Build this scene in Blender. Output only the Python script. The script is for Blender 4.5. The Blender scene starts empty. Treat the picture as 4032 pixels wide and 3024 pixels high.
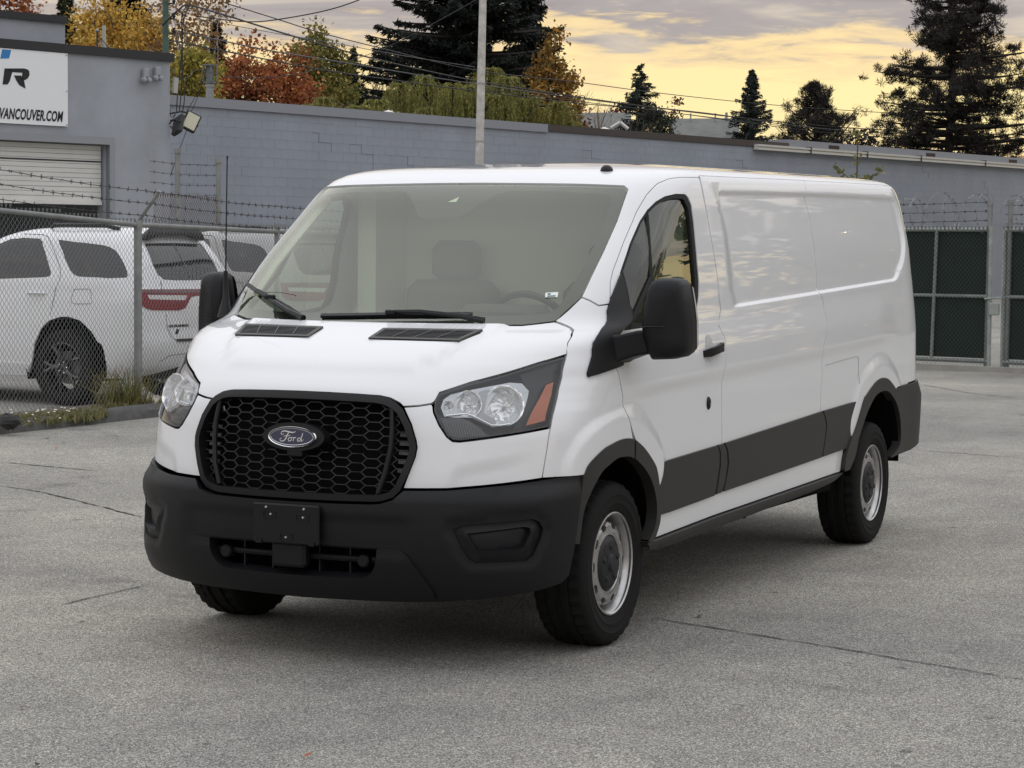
import bpy, bmesh, math, random
import numpy as np
from mathutils import Vector, Matrix, geometry
SC = bpy.context.scene
COL = SC.collection
R = math.radians

# ------------------------------------------------------------------ camera
cam_d = bpy.data.cameras.new('camera'); CAMO = bpy.data.objects.new('camera', cam_d); COL.objects.link(CAMO)
CAMPOS = Vector((8.7177, 4.6286, 1.6592)); YAW, PIT, ROL = 3.5858, -0.0599, 0.0076
fw = Vector((math.cos(PIT)*math.cos(YAW), math.cos(PIT)*math.sin(YAW), math.sin(PIT)))
rt = Vector((math.sin(YAW), -math.cos(YAW), 0)); up = rt.cross(fw)
r2 = math.cos(ROL)*rt+math.sin(ROL)*up; u2 = -math.sin(ROL)*rt+math.cos(ROL)*up
CAMO.matrix_world = Matrix(((r2.x, u2.x, -fw.x, CAMPOS.x), (r2.y, u2.y, -fw.y, CAMPOS.y), (r2.z, u2.z, -fw.z, CAMPOS.z), (0, 0, 0, 1)))
cam_d.lens = 80.14; cam_d.sensor_width = 36; cam_d.clip_end = 3000; cam_d.clip_start = 0.1
SC.camera = CAMO

# ------------------------------------------------------------------ sky: overcast deck with a sunset gap low in the west
SUN_AZ, SUN_EL = R(164.5), R(6.5)
W = bpy.data.worlds.new('World'); SC.world = W; W.use_nodes = True
nt = W.node_tree; nt.nodes.clear()
def wn(t, **k):
    n = nt.nodes.new(t)
    for a, b in k.items(): setattr(n, a, b)
    return n
def wl(a, b): nt.links.new(a, b)
def wmath(op, a, b=None, c=None, clamp=False):
    n = wn('ShaderNodeMath', operation=op); n.use_clamp = clamp
    for i, q in enumerate((a, b, c)):
        if q is None: continue
        if isinstance(q, (int, float)): n.inputs[i].default_value = q
        else: wl(q, n.inputs[i])
    return n.outputs[0]
def wramp(fac, stops, interp='EASE'):
    n = wn('ShaderNodeValToRGB'); n.color_ramp.interpolation = interp
    e = n.color_ramp.elements
    while len(e) < len(stops): e.new(0.5)
    for q, (p, c) in zip(e, stops): q.position = p; q.color = (*c, 1) if len(c) == 3 else c
    wl(fac, n.inputs[0]); return n.outputs[0]
def wmix(f, a, b, mode='MIX'):
    n = wn('ShaderNodeMix', data_type='RGBA', blend_type=mode)
    for i, q in ((0, f), (6, a), (7, b)):
        if isinstance(q, (int, float)): n.inputs[i].default_value = q
        elif isinstance(q, tuple): n.inputs[i].default_value = (*q, 1)
        else: wl(q, n.inputs[i])
    return n.outputs[2]
tc = wn('ShaderNodeTexCoord'); nrm = wn('ShaderNodeVectorMath', operation='NORMALIZE'); wl(tc.outputs['Generated'], nrm.inputs[0])
sep = wn('ShaderNodeSeparateXYZ'); wl(nrm.outputs[0], sep.inputs[0])
X, Y, Z = sep.outputs
el = wmath('ARCSINE', Z); eld = wmath('MULTIPLY', el, 57.2958)                # elevation in degrees
sx, sy = math.cos(SUN_AZ), math.sin(SUN_AZ)
hl = wmath('SQRT', wmath('ADD', wmath('MULTIPLY', X, X), wmath('MULTIPLY', Y, Y)))
az = wmath('DIVIDE', wmath('ADD', wmath('MULTIPLY', X, sx), wmath('MULTIPLY', Y, sy)), wmath('MAXIMUM', hl, 0.001))   # cos of azimuth to sunset
cmb = wn('ShaderNodeCombineXYZ')
wl(wmath('MULTIPLY', X, 5.0), cmb.inputs[0]); wl(wmath('MULTIPLY', Y, 5.0), cmb.inputs[1]); wl(wmath('MULTIPLY', Z, 34.0), cmb.inputs[2])
def wnoise(scale, det=6, rough=.55, dist=0.0, off=0.0):
    n = wn('ShaderNodeTexNoise'); n.inputs['Scale'].default_value = scale; n.inputs['Detail'].default_value = det
    n.inputs['Roughness'].default_value = rough; n.inputs['Distortion'].default_value = dist
    m = wn('ShaderNodeVectorMath', operation='ADD'); wl(cmb.outputs[0], m.inputs[0]); m.inputs[1].default_value = (off, off*.7, off*.3)
    wl(m.outputs[0], n.inputs['Vector']); return n.outputs['Fac']
n1 = wnoise(1.25, 5, .55, .5, 1.3); n2 = wnoise(3.6, 5, .6, .4, 3.1); n3 = wnoise(8.0, 3, .6, .3, 7.7)
# cloud deck edge: the deck ends a few degrees above the horizon
edge = wmath('ADD', eld, wmath('MULTIPLY', wmath('SUBTRACT', n1, 0.5), 4.6))
edge = wmath('ADD', edge, wmath('MULTIPLY', wmath('SUBTRACT', n2, 0.5), 3.2))
deck = wramp(wmath('DIVIDE', edge, 10.0, clamp=True), [(0.455, (0, 0, 0)), (0.565, (1, 1, 1))])
wisp = wmath('MULTIPLY', wramp(n2, [(0.56, (0, 0, 0)), (0.70, (1, 1, 1))]), 0.55)
lowfade = wramp(wmath('DIVIDE', eld, 6.0, clamp=True), [(0.25, (0, 0, 0)), (0.6, (1, 1, 1))])
deck = wmath('MAXIMUM', deck, wmath('MULTIPLY', wisp, lowfade))
# clear gap colours: peach at the horizon, yellow above, stronger towards the sunset
gap = wramp(wmath('DIVIDE', eld, 8.0, clamp=True), [(0.0, (0.84, 0.55, 0.31)), (0.22, (0.94, 0.68, 0.37)), (0.42, (1.12, 0.92, 0.44)), (0.62, (1.14, 0.90, 0.42)), (1.0, (0.98, 0.74, 0.44))])
west = wramp(wmath('MULTIPLY_ADD', az, 0.5, 0.5), [(0.35, (0, 0, 0)), (0.78, (0.72, 0.72, 0.72)), (1.0, (1, 1, 1))])
gap = wmix(west, (0.52, 0.49, 0.47), gap)
# deck colours: mauve grey with warm lighter streaks; brighter to the zenith as an overcast sky is
streak = wramp(n1, [(0.36, (0.29, 0.258, 0.262)), (0.50, (0.40, 0.36, 0.355)), (0.64, (0.64, 0.555, 0.46))])
streak = wmix(wmath('MULTIPLY', wramp(n3, [(0.55, (0, 0, 0)), (0.75, (1, 1, 1))]), 0.4), streak, (0.78, 0.62, 0.42))
hi = wramp(wmath('DIVIDE', eld, 90.0, clamp=True), [(0.05, (1, 1, 1)), (0.08, (1.15, 1.17, 1.19)), (0.22, (2.25, 2.46, 2.62)), (1.0, (2.85, 3.20, 3.55))], 'LINEAR')
even = wramp(wmath('DIVIDE', eld, 40.0, clamp=True), [(0.18, (0, 0, 0)), (0.75, (1, 1, 1))])
streak = wmix(even, streak, (0.47, 0.43, 0.415))
deckc = wmix(1.0, streak, hi, 'MULTIPLY')
sky = wmix(deck, gap, deckc)
rim = wmath('MULTIPLY', wmath('MULTIPLY', deck, wmath('SUBTRACT', 1.0, deck)), 3.0, clamp=True)      # lit cloud edges
rim = wmath('MULTIPLY', rim, west)
sky = wmix(wmath('MULTIPLY', rim, 0.8), sky, (1.10, 0.80, 0.40))
nish = wn('ShaderNodeTexSky', sky_type='NISHITA'); nish.sun_disc = False; nish.sun_elevation = SUN_EL; nish.sun_rotation = math.pi/2-SUN_AZ
nb = wn('ShaderNodeBackground'); wl(nish.outputs[0], nb.inputs[0]); nb.inputs[1].default_value = 0.05
bg = wn('ShaderNodeBackground'); wl(sky, bg.inputs[0]); bg.inputs[1].default_value = 1.0
mx = wn('ShaderNodeMixShader'); mx.inputs[0].default_value = 0.94; wl(nb.outputs[0], mx.inputs[1]); wl(bg.outputs[0], mx.inputs[2])
wo = wn('ShaderNodeOutputWorld'); wl(mx.outputs[0], wo.inputs[0])

sd = bpy.data.lights.new('sun', 'SUN'); sd.energy = 0.012; sd.angle = R(0.7); sd.color = (1.0, 0.80, 0.55)
SUN = bpy.data.objects.new('sun', sd); COL.objects.link(SUN)
sdir = Vector((math.cos(SUN_AZ)*math.cos(SUN_EL), math.sin(SUN_AZ)*math.cos(SUN_EL), math.sin(SUN_EL)))
SUN.rotation_euler = (-sdir).to_track_quat('-Z', 'Y').to_euler(); SUN.location = (-20, 12, 14)
SC.view_settings.view_transform = 'Standard'; SC.view_settings.look = 'None'; SC.view_settings.gamma = 1.0
SC.view_settings.use_curve_mapping = False; SC.view_settings.exposure = 0.10

# ------------------------------------------------------------------ helpers
random.seed(7); RNG = np.random.default_rng(11)
MATS = {}
def mat(name, rgb, rough=0.5, metal=0.0, spec=0.5, coat=0.0, var=0.0, vscale=3.0, bump=0.0, bscale=60.0, coords='Object', vcol=None, sheen=0.0, trans=0.0, emit=None):
    if name in MATS: return MATS[name]
    m = bpy.data.materials.new(name); m.use_nodes = True; t = m.node_tree; b = t.nodes['Principled BSDF']
    b.inputs['Base Color'].default_value = (*rgb, 1); b.inputs['Roughness'].default_value = rough; b.inputs['Metallic'].default_value = metal
    b.inputs['Specular IOR Level'].default_value = spec; b.inputs['Coat Weight'].default_value = coat; b.inputs['Coat Roughness'].default_value = 0.03
    b.inputs['Transmission Weight'].default_value = trans
    if emit: b.inputs['Emission Color'].default_value = (*emit[0], 1); b.inputs['Emission Strength'].default_value = emit[1]
    tcn = t.nodes.new('ShaderNodeTexCoord')
    src = None
    if vcol:
        a = t.nodes.new('ShaderNodeAttribute'); a.attribute_name = vcol; src = a.outputs['Color']
        t.links.new(src, b.inputs['Base Color'])
    if var > 0:
        n = t.nodes.new('ShaderNodeTexNoise'); n.inputs['Scale'].default_value = vscale; n.inputs['Detail'].default_value = 6; n.inputs['Roughness'].default_value = .6
        t.links.new(tcn.outputs[coords], n.inputs['Vector'])
        mr = t.nodes.new('ShaderNodeMapRange'); mr.inputs[1].default_value = .3; mr.inputs[2].default_value = .7; mr.inputs[3].default_value = 1-var; mr.inputs[4].default_value = 1+var
        t.links.new(n.outputs['Fac'], mr.inputs[0])
        mm = t.nodes.new('ShaderNodeMix'); mm.data_type = 'RGBA'; mm.blend_type = 'MULTIPLY'; mm.inputs[0].default_value = 1
        if src: t.links.new(src, mm.inputs[6])
        else: mm.inputs[6].default_value = (*rgb, 1)
        t.links.new(mr.outputs[0], mm.inputs[7]); t.links.new(mm.outputs[2], b.inputs['Base Color'])
    if bump > 0:
        n = t.nodes.new('ShaderNodeTexNoise'); n.inputs['Scale'].default_value = bscale; n.inputs['Detail'].default_value = 4
        t.links.new(tcn.outputs[coords], n.inputs['Vector'])
        bp = t.nodes.new('ShaderNodeBump'); bp.inputs['Strength'].default_value = bump; bp.inputs['Distance'].default_value = 0.01
        t.links.new(n.outputs['Fac'], bp.inputs['Height']); t.links.new(bp.outputs[0], b.inputs['Normal'])
    MATS[name] = m; return m
def glass(name, tint, f0=0.08, rough=0.0, gcol=(1, 1, 1)):
    """thin pane: both-sided schlick mix of a mirror reflection and tinted see-through"""
    if name in MATS: return MATS[name]
    m = bpy.data.materials.new(name); m.use_nodes = True; t = m.node_tree; t.nodes.clear()
    o = t.nodes.new('ShaderNodeOutputMaterial'); mixn = t.nodes.new('ShaderNodeMixShader'); lw = t.nodes.new('ShaderNodeLayerWeight'); lw.inputs['Blend'].default_value = 0.5
    pw = t.nodes.new('ShaderNodeMath'); pw.operation = 'POWER'; pw.inputs[1].default_value = 4.0; ma = t.nodes.new('ShaderNodeMath'); ma.operation = 'MULTIPLY_ADD'; ma.inputs[1].default_value = 1-f0; ma.inputs[2].default_value = f0
    tr = t.nodes.new('ShaderNodeBsdfTransparent'); tr.inputs[0].default_value = (*tint, 1); g = t.nodes.new('ShaderNodeBsdfGlossy'); g.inputs['Roughness'].default_value = rough; g.inputs[0].default_value = (*gcol, 1)
    t.links.new(lw.outputs['Facing'], pw.inputs[0]); t.links.new(pw.outputs[0], ma.inputs[0]); t.links.new(ma.outputs[0], mixn.inputs[0])
    t.links.new(tr.outputs[0], mixn.inputs[1]); t.links.new(g.outputs[0], mixn.inputs[2]); t.links.new(mixn.outputs[0], o.inputs[0])
    MATS[name] = m; return m
def link(o, parent=None):
    COL.objects.link(o)
    if parent is not None: o.parent = parent
    return o
def tag(o, label=None, cat=None, group=None, kind=None):
    if label: o['label'] = label
    if cat: o['category'] = cat
    if group: o['group'] = group
    if kind: o['kind'] = kind
    return o
def empty(name, loc=(0, 0, 0), rz=0.0, label=None, cat=None, group=None, parent=None):
    o = bpy.data.objects.new(name, None); o.empty_display_size = 0.2; link(o, parent); o.location = loc; o.rotation_euler = (0, 0, rz)
    return tag(o, label, cat, group)
class MB:
    def __init__(s): s.v = []; s.f = []; s.mi = []; s.cur = 0
    def add(s, vs, fs):
        b = len(s.v); s.v += [tuple(p) for p in vs]; s.f += [tuple(b+i for i in f) for f in fs]; s.mi += [s.cur]*len(fs); return s
    def box(s, c, d, M=None):
        x, y, z = [q/2 for q in d]; P = [Vector((a*x, b*y, e*z)) for a in (-1, 1) for b in (-1, 1) for e in (-1, 1)]
        if M is not None: P = [M @ p for p in P]
        P = [p+Vector(c) for p in P]
        return s.add(P, [(0, 1, 3, 2), (4, 6, 7, 5), (0, 4, 5, 1), (2, 3, 7, 6), (0, 2, 6, 4), (1, 5, 7, 3)])
    def bevbox(s, c, d, bv, M=None):
        """box with chamfered edges"""
        hx, hy, hz = [q/2 for q in d]; bv = min(bv, hx*.9, hy*.9, hz*.9); vs = []; idx = {}
        for a in (-1, 1):
            for b in (-1, 1):
                for e in (-1, 1):
                    for k in range(3):
                        p = [a*hx, b*hy, e*hz]
                        for j in range(3):
                            if j != k: p[j] -= (a, b, e)[j]*bv
                        idx[(a, b, e, k)] = len(vs); vs.append(Vector(p))
        fs = []
        for k in range(3):
            o1, o2 = [j for j in range(3) if j != k]
            for sgn in (-1, 1):
                q = []
                for (p1, p2) in ((-1, -1), (1, -1), (1, 1), (-1, 1)):
                    key = [0, 0, 0]; key[k] = sgn; key[o1] = p1; key[o2] = p2; q.append(idx[(*key, k)])
                fs.append(q)
        for k in range(3):
            o1, o2 = [j for j in range(3) if j != k]
            for p1 in (-1, 1):
                for p2 in (-1, 1):
                    q = []
                    for (sg, kk) in ((-1, o1), (1, o1), (1, o2), (-1, o2)):
                        key = [0, 0, 0]; key[k] = sg; key[o1] = p1; key[o2] = p2; q.append(idx[(*key, kk)])
                    fs.append(q)
        for a in (-1, 1):
            for b in (-1, 1):
                for e in (-1, 1): fs.append([idx[(a, b, e, k)] for k in range(3)])
        if M is not None: vs = [M @ p for p in vs]
        return s.add([p+Vector(c) for p in vs], fs)
    def tube(s, path, r, n=8, cap=True, closed=False):
        path = [Vector(p) for p in path]; m = len(path); rr = r if hasattr(r, '__len__') else [r]*m
        rings = []; prev = None
        for i, p in enumerate(path):
            if closed: d = path[(i+1) % m]-path[i-1]
            else: d = path[min(i+1, m-1)]-path[max(i-1, 0)]
            d = d.normalized() if d.length > 1e-9 else Vector((0, 0, 1))
            if prev is None:
                a = Vector((0, 0, 1)) if abs(d.z) < .9 else Vector((1, 0, 0))
                e1 = d.cross(a).normalized()
            else:
                e1 = prev-d*prev.dot(d)
                e1 = e1.normalized() if e1.length > 1e-6 else d.orthogonal().normalized()
            prev = e1; e2 = d.cross(e1)
            rings.append([p+(e1*math.cos(2*math.pi*k/n)+e2*math.sin(2*math.pi*k/n))*rr[i] for k in range(n)])
        vs = [q for ring in rings for q in ring]; fs = []
        for i in range(m if closed else m-1):
            j = (i+1) % m
            for k in range(n): fs.append((i*n+k, i*n+(k+1) % n, j*n+(k+1) % n, j*n+k))
        if cap and not closed: fs += [tuple(range(n-1, -1, -1)), tuple((m-1)*n+k for k in range(n))]
        return s.add(vs, fs)
    def lathe(s, prof, n=48, M=None, closed=False):
        """prof: (radius, axial) about local Y axis"""
        vs = []; m = len(prof)
        for i in range(n):
            a = 2*math.pi*i/n
            for (r, h) in prof: vs.append(Vector((r*math.cos(a), h, r*math.sin(a))))
        fs = []
        for i in range(n):
            j = (i+1) % n
            for k in range(m if closed else m-1):
                l = (k+1) % m; fs.append((i*m+k, j*m+k, j*m+l, i*m+l))
        if M is not None: vs = [M @ p for p in vs]
        return s.add(vs, fs)
    def prism(s, poly, h0, h1, f):
        """poly 2d, f(a,b,h)->3d"""
        n = len(poly); vs = [f(a, b, h0) for a, b in poly]+[f(a, b, h1) for a, b in poly]
        fs = [tuple(range(n-1, -1, -1)), tuple(range(n, 2*n))]+[(i, (i+1) % n, n+(i+1) % n, n+i) for i in range(n)]
        return s.add(vs, fs)
    def mesh(s, name, mats, smooth=False, ang=None):
        me = bpy.data.meshes.new(name); me.from_pydata([tuple(p) for p in s.v], [], s.f)
        for m in (mats if isinstance(mats, (list, tuple)) else [mats]): me.materials.append(m)
        if any(s.mi): me.polygons.foreach_set('material_index', s.mi)
        bm = bmesh.new(); bm.from_mesh(me); bmesh.ops.recalc_face_normals(bm, faces=bm.faces); bm.to_mesh(me); bm.free()
        if smooth:
            me.polygons.foreach_set('use_smooth', [True]*len(me.polygons))
            me.set_sharp_from_angle(angle=R(ang or 40))
        return me
    def build(s, name, mats, parent=None, smooth=False, ang=None):
        return link(bpy.data.objects.new(name, s.mesh(name, mats, smooth, ang)), parent)
def npmesh(name, V, F, m, parent=None, col=None, smooth=False):
    """fast mesh from numpy arrays: V (n,3), F (k,4) or (k,3); col (n,3) vertex tint"""
    me = bpy.data.meshes.new(name); V = np.asarray(V, np.float32); F = np.asarray(F, np.int32); k = F.shape[1]
    me.vertices.add(len(V)); me.vertices.foreach_set('co', V.ravel())
    me.loops.add(F.size); me.loops.foreach_set('vertex_index', F.ravel())
    me.polygons.add(len(F)); me.polygons.foreach_set('loop_start', np.arange(0, F.size, k, dtype=np.int32)); me.polygons.foreach_set('loop_total', np.full(len(F), k, np.int32))
    if smooth: me.polygons.foreach_set('use_smooth', np.ones(len(F), bool))
    me.update(calc_edges=True)
    if col is not None:
        a = me.color_attributes.new('tint', 'FLOAT_COLOR', 'POINT'); c = np.ones((len(V), 4), np.float32); c[:, :3] = col; a.data.foreach_set('color', c.ravel())
    me.materials.append(m)
    return link(bpy.data.objects.new(name, me), parent)
def copy_tree(o, parent=None):
    c = o.copy(); COL.objects.link(c)
    if parent is not None: c.parent = parent
    for ch in list(o.children): copy_tree(ch, c)
    return c
def polar(deg, dist, z=0.0):
    """ground position at a bearing (degrees right of the viewing axis) and distance from where the photographer stood"""
    a = YAW-R(deg); return Vector((CAMPOS.x+math.cos(a)*dist, CAMPOS.y+math.sin(a)*dist, z))
def text_mesh(txt, size, name, m, parent=None, M=None, shear=0.0, sx=1.0, bold=0.0, extrude=0.002, align='LEFT', spacing=1.0):
    cu = bpy.data.curves.new(name, 'FONT'); cu.body = txt; cu.size = size; cu.shear = shear; cu.offset = bold; cu.extrude = extrude; cu.align_x = align; cu.space_character = spacing; cu.resolution_u = 3
    tmp = bpy.data.objects.new(name+'_tmp', cu); COL.objects.link(tmp)
    dg = bpy.context.evaluated_depsgraph_get(); me = bpy.data.meshes.new_from_object(tmp.evaluated_get(dg)); me.name = name
    bpy.data.objects.remove(tmp); bpy.data.curves.remove(cu)
    S = Matrix.Diagonal((sx, 1, 1, 1)); me.transform(S if M is None else M @ S)
    me.materials.clear(); me.materials.append(m)
    return link(bpy.data.objects.new(name, me), parent)
def ground_mat():
    m = bpy.data.materials.new('worn_asphalt'); m.use_nodes = True; t = m.node_tree; b = t.nodes['Principled BSDF']; L = t.links.new
    tcn = t.nodes.new('ShaderNodeTexCoord')
    def noise(s, d=3, r=.5):
        n = t.nodes.new('ShaderNodeTexNoise'); n.inputs['Scale'].default_value = s; n.inputs['Detail'].default_value = d; n.inputs['Roughness'].default_value = r; L(tcn.outputs['Object'], n.inputs['Vector']); return n.outputs['Fac']
    def ramp(f, st):
        n = t.nodes.new('ShaderNodeValToRGB'); e = n.color_ramp.elements
        while len(e) < len(st): e.new(.5)
        for q, (p, c) in zip(e, st): q.position = p; q.color = (*c, 1)
        L(f, n.inputs[0]); return n.outputs[0]
    def mix(f, a, bb, mode='MIX'):
        n = t.nodes.new('ShaderNodeMix'); n.data_type = 'RGBA'; n.blend_type = mode
        for i, q in ((0, f), (6, a), (7, bb)):
            if isinstance(q, (int, float)): n.inputs[i].default_value = q
            elif isinstance(q, tuple): n.inputs[i].default_value = (*q, 1)
            else: L(q, n.inputs[i])
        return n.outputs[2]
    v = t.nodes.new('ShaderNodeTexVoronoi'); v.inputs['Scale'].default_value = 205; L(tcn.outputs['Object'], v.inputs['Vector'])
    sepc = t.nodes.new('ShaderNodeSeparateColor'); L(v.outputs['Color'], sepc.inputs[0])
    stone = ramp(sepc.outputs[0], [(0.0, (.11, .11, .105)), (.35, (.235, .231, .219)), (.75, (.385, .377, .355)), (.97, (.68, .665, .63))])
    fine = ramp(noise(230, 4, .7), [(.3, (.50, .50, .50)), (.7, (1.45, 1.45, 1.43))])
    big = ramp(noise(.45, 5, .6), [(.32, (.74, .74, .755)), (.68, (1.16, 1.15, 1.125))])
    wide = ramp(noise(.13, 3, .5), [(.35, (.84, .845, .86)), (.65, (1.10, 1.09, 1.06))]); big = mix(1, big, wide, 'MULTIPLY')
    mid = ramp(noise(3.5, 6, .65), [(.3, (.90, .90, .90)), (.72, (1.08, 1.08, 1.07))])
    spot = ramp(noise(9, 2, .4), [(.22, (.50, .50, .50)), (.28, (1, 1, 1))])
    oil = ramp(noise(1.1, 3, .5), [(.27, (.62, .62, .63)), (.36, (1, 1, 1))])
    spot = mix(1, spot, oil, 'MULTIPLY')
    c = mix(1, mix(1, mix(1, mix(1, stone, fine, 'MULTIPLY'), big, 'MULTIPLY'), mid, 'MULTIPLY'), spot, 'MULTIPLY')
    c = mix(1, c, (.985, .97, .93), 'MULTIPLY')
    L(c, b.inputs['Base Color']); b.inputs['Roughness'].default_value = .88; b.inputs['Specular IOR Level'].default_value = .3
    bp = t.nodes.new('ShaderNodeBump'); bp.inputs['Strength'].default_value = .45; bp.inputs['Distance'].default_value = .006
    L(v.outputs['Distance'], bp.inputs['Height']); L(bp.outputs[0], b.inputs['Normal'])
    return m
# >>SURF
def pchip(xs, ys):
    xs = np.array(xs, float); ys = np.array(ys, float)
    h = np.diff(xs); d = np.diff(ys)/h; m = np.zeros(len(xs))
    for i in range(1, len(xs)-1):
        if d[i-1]*d[i] > 0:
            w1 = 2*h[i]+h[i-1]; w2 = h[i]+2*h[i-1]
            m[i] = (w1+w2)/(w1/d[i-1]+w2/d[i])
    m[0] = d[0]; m[-1] = d[-1]
    def f(x):
        x = np.asarray(x, float); i = np.clip(np.searchsorted(xs, x)-1, 0, len(xs)-2)
        t = (x-xs[i])/h[i]; t2 = t*t; t3 = t2*t
        return (2*t3-3*t2+1)*ys[i]+(t3-2*t2+t)*h[i]*m[i]+(-2*t3+3*t2)*ys[i+1]+(t3-t2)*h[i]*m[i+1]
    return f
# rings: v, z, xf(front centre), w(half width), xs(front/side join), n, m, xr(rear centre)
RINGS = [
 (0.20, 0.20, 0.900, 0.950, 0.30, 2.8, 2.6, -4.920),
 (0.35, 0.35, 0.955, 0.975, 0.28, 2.8, 2.6, -4.940),
 (0.55, 0.55, 0.985, 0.985, 0.25, 2.7, 2.5, -4.960),
 (0.72, 0.72, 0.985, 0.990, 0.22, 2.6, 2.5, -4.960),
 (0.90, 0.90, 0.965, 0.992, 0.20, 2.5, 2.5, -4.960),
 (1.00, 1.00, 0.955, 0.990, 0.15, 2.4, 2.4, -4.960),
 (1.05, 1.05, 0.948, 0.989, 0.10, 2.3, 2.3, -4.960),
 (1.09, 1.09, 0.932, 0.988, 0.08, 2.2, 2.2, -4.960),
 (1.13, 1.13, 0.897, 0.985, 0.05, 2.2, 2.2, -4.960),
 (1.18, 1.18, 0.832, 0.981, 0.02, 2.3, 2.3, -4.960),
 (1.23, 1.23, 0.739, 0.976, 0.00, 2.4, 2.4, -4.960),
 (1.27, 1.27, 0.638, 0.972, 0.00, 2.5, 2.5, -4.960),
 (1.304,1.304,0.525, 0.968, -.04, 2.5, 2.5, -4.960),
 (1.332,1.332,0.415, 0.965, -.14, 2.6, 2.4, -4.960),
 (1.36, 1.36, 0.366, 0.962, -.24, 3.0, 2.3, -4.960),
 (1.45, 1.45, 0.240, 0.955, -.42, 4.6, 2.2, -4.945),
 (1.60, 1.60, 0.030, 0.940, -.62, 5.8, 2.2, -4.930),
 (1.75, 1.75,-0.180, 0.914, -.82, 6.2, 2.2, -4.910),
 (1.94, 1.94,-0.448, 0.870, -1.08,6.2, 2.2, -4.870),
 (2.00, 1.983,-0.560,0.846, -1.18,5.6, 2.2, -4.845),
 (2.06, 2.008,-0.700,0.806, -1.30,4.8, 2.2, -4.800),
 (2.15, 2.025,-0.880,0.700, -1.45,3.8, 2.2, -4.720),
 (2.40, 2.043,-1.120,0.450, -1.70,3.4, 2.2, -4.560),
 (2.85, 2.052,-1.400,0.000, -1.90,3.0, 2.2, -4.360)]
_R = np.array(RINGS); _F = [pchip(_R[:,0], _R[:,k]) for k in range(1, 8)]
RAKE = 0.02
def use_rings(rings, rake):
    global _F, RAKE
    r = np.array(rings, float); _F = [pchip(r[:, 0], r[:, k]) for k in range(1, 8)]; RAKE = rake
def vsurf(u, v):
    """left half of the van skin: u 0..1 nose, 1..2 flank, 2..3 tail ; v ~ height, >1.94 wraps onto the roof"""
    u = np.asarray(u, float); v = np.asarray(v, float)
    z, xf, w, xs, n, m, xr = [f(v) for f in _F]
    w0 = w
    xe = xr+0.62                       # flank ends, tail corner starts
    ph = np.clip(u, 0, 1)*np.pi/2
    c = np.maximum(np.cos(ph), 0); s = np.sin(ph)
    xF = xs+(xf-xs)*np.maximum(1-s**n, 0)**(1/m); yF = w*s
    t = np.clip(u-1, 0, 1)
    xS = xs+(xe-xs)*t; taper = 1-0.022*np.clip(t, 0, 1)**3
    yS = w*taper
    ph2 = (1-np.clip(u-2, 0, 1))*np.pi/2
    c2 = np.maximum(np.cos(ph2), 0); s2 = np.sin(ph2)
    xT = xe-(xe-xr)*np.maximum(1-s2**6.0, 0)**(1/2.9); yT = w*(1-0.022)*s2
    x = np.where(u <= 1, xF, np.where(u <= 2, xS, xT))
    y = np.where(u <= 1, yF, np.where(u <= 2, yS, yT))
    return np.stack([x, y, z-RAKE*(1-0.4*np.clip((v-1.2)/0.7, 0, 1))*np.minimum(x, 0)], -1)
# <<SURF

# ------------------------------------------------------------------ ground
mb = MB(); mb.add([(-700, -700, 0), (700, -700, 0), (700, 700, 0), (-700, 700, 0)], [(0, 1, 2, 3)])
GROUND = mb.build('ground', ground_mat()); tag(GROUND, kind='structure')
crackm = mat('crack_dark', (.028, .027, .026), rough=.95)
def crack(P, w, seed):
    rg = random.Random(seed); L = []
    for i in range(len(P)-1):
        a, b = Vector((*P[i], 0)), Vector((*P[i+1], 0)); n = max(2, int((b-a).length/.05))
        for k in range(n): L.append(a+(b-a)*k/n)
    L.append(Vector((*P[-1], 0))); off = 0; vs = []; fs = []
    for i, p in enumerate(L):
        d = (L[min(i+1, len(L)-1)]-L[max(i-1, 0)]).normalized(); n = Vector((-d.y, d.x, 0)); off = off*.9+rg.uniform(-.006, .006); ww = w*rg.uniform(.35, 1.2)*(1 if 2 < i < len(L)-3 else .4)
        c = p+n*off; vs += [tuple(c+n*ww+Vector((0, 0, .004))), tuple(c-n*ww+Vector((0, 0, .004)))]
        if i: fs.append((2*i-2, 2*i-1, 2*i+1, 2*i))
    m_ = MB(); m_.add(vs, fs); m_.build('crack', crackm, GROUND)
crack([(-0.762, 0.742), (-0.628, 1.08), (-0.5, 1.426), (-0.336, 1.906), (-0.144, 2.364), (-0.031, 2.67)], 0.006, 0)
crack([(-0.628, 1.08), (-0.837, 1.155)], 0.004, 1)
crack([(-0.336, 1.906), (-0.411, 2.14)], 0.005, 2)
crack([(-0.073, 0.746), (-0.0, 0.969), (0.064, 1.243)], 0.003, 3)
crack([(-5.2, -6.302), (-5.08, -5.779), (-4.953, -5.227)], 0.012, 4)
crack([(-3.811, -5.212), (-3.65, -4.777), (-3.281, -4.131), (-2.783, -3.322)], 0.009, 5)
crack([(0.32, -1.696), (0.023, -1.721), (-0.259, -1.711), (-0.604, -1.707)], 0.005, 6)
crack([(-7.606, -7.09), (-7.54, -6.729)], 0.009, 7)
crack([(-9.774, -0.523), (-9.669, -0.028), (-9.508, 0.51)], 0.010, 8)
crack([(-18.971, -2.953), (-17.514, -1.919), (-16.846, -1.162)], 0.010, 9)
crack([(0.448, 1.758), (0.455, 1.946), (0.499, 2.25)], 0.003, 10)
crack([(0.732, 2.625), (0.75, 2.848)], 0.004, 11)
crack([(-2.598, -4.049), (-2.746, -3.985)], 0.005, 12)
crack([(1.062, -0.354), (0.931, -0.262)], 0.004, 13)
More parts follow.
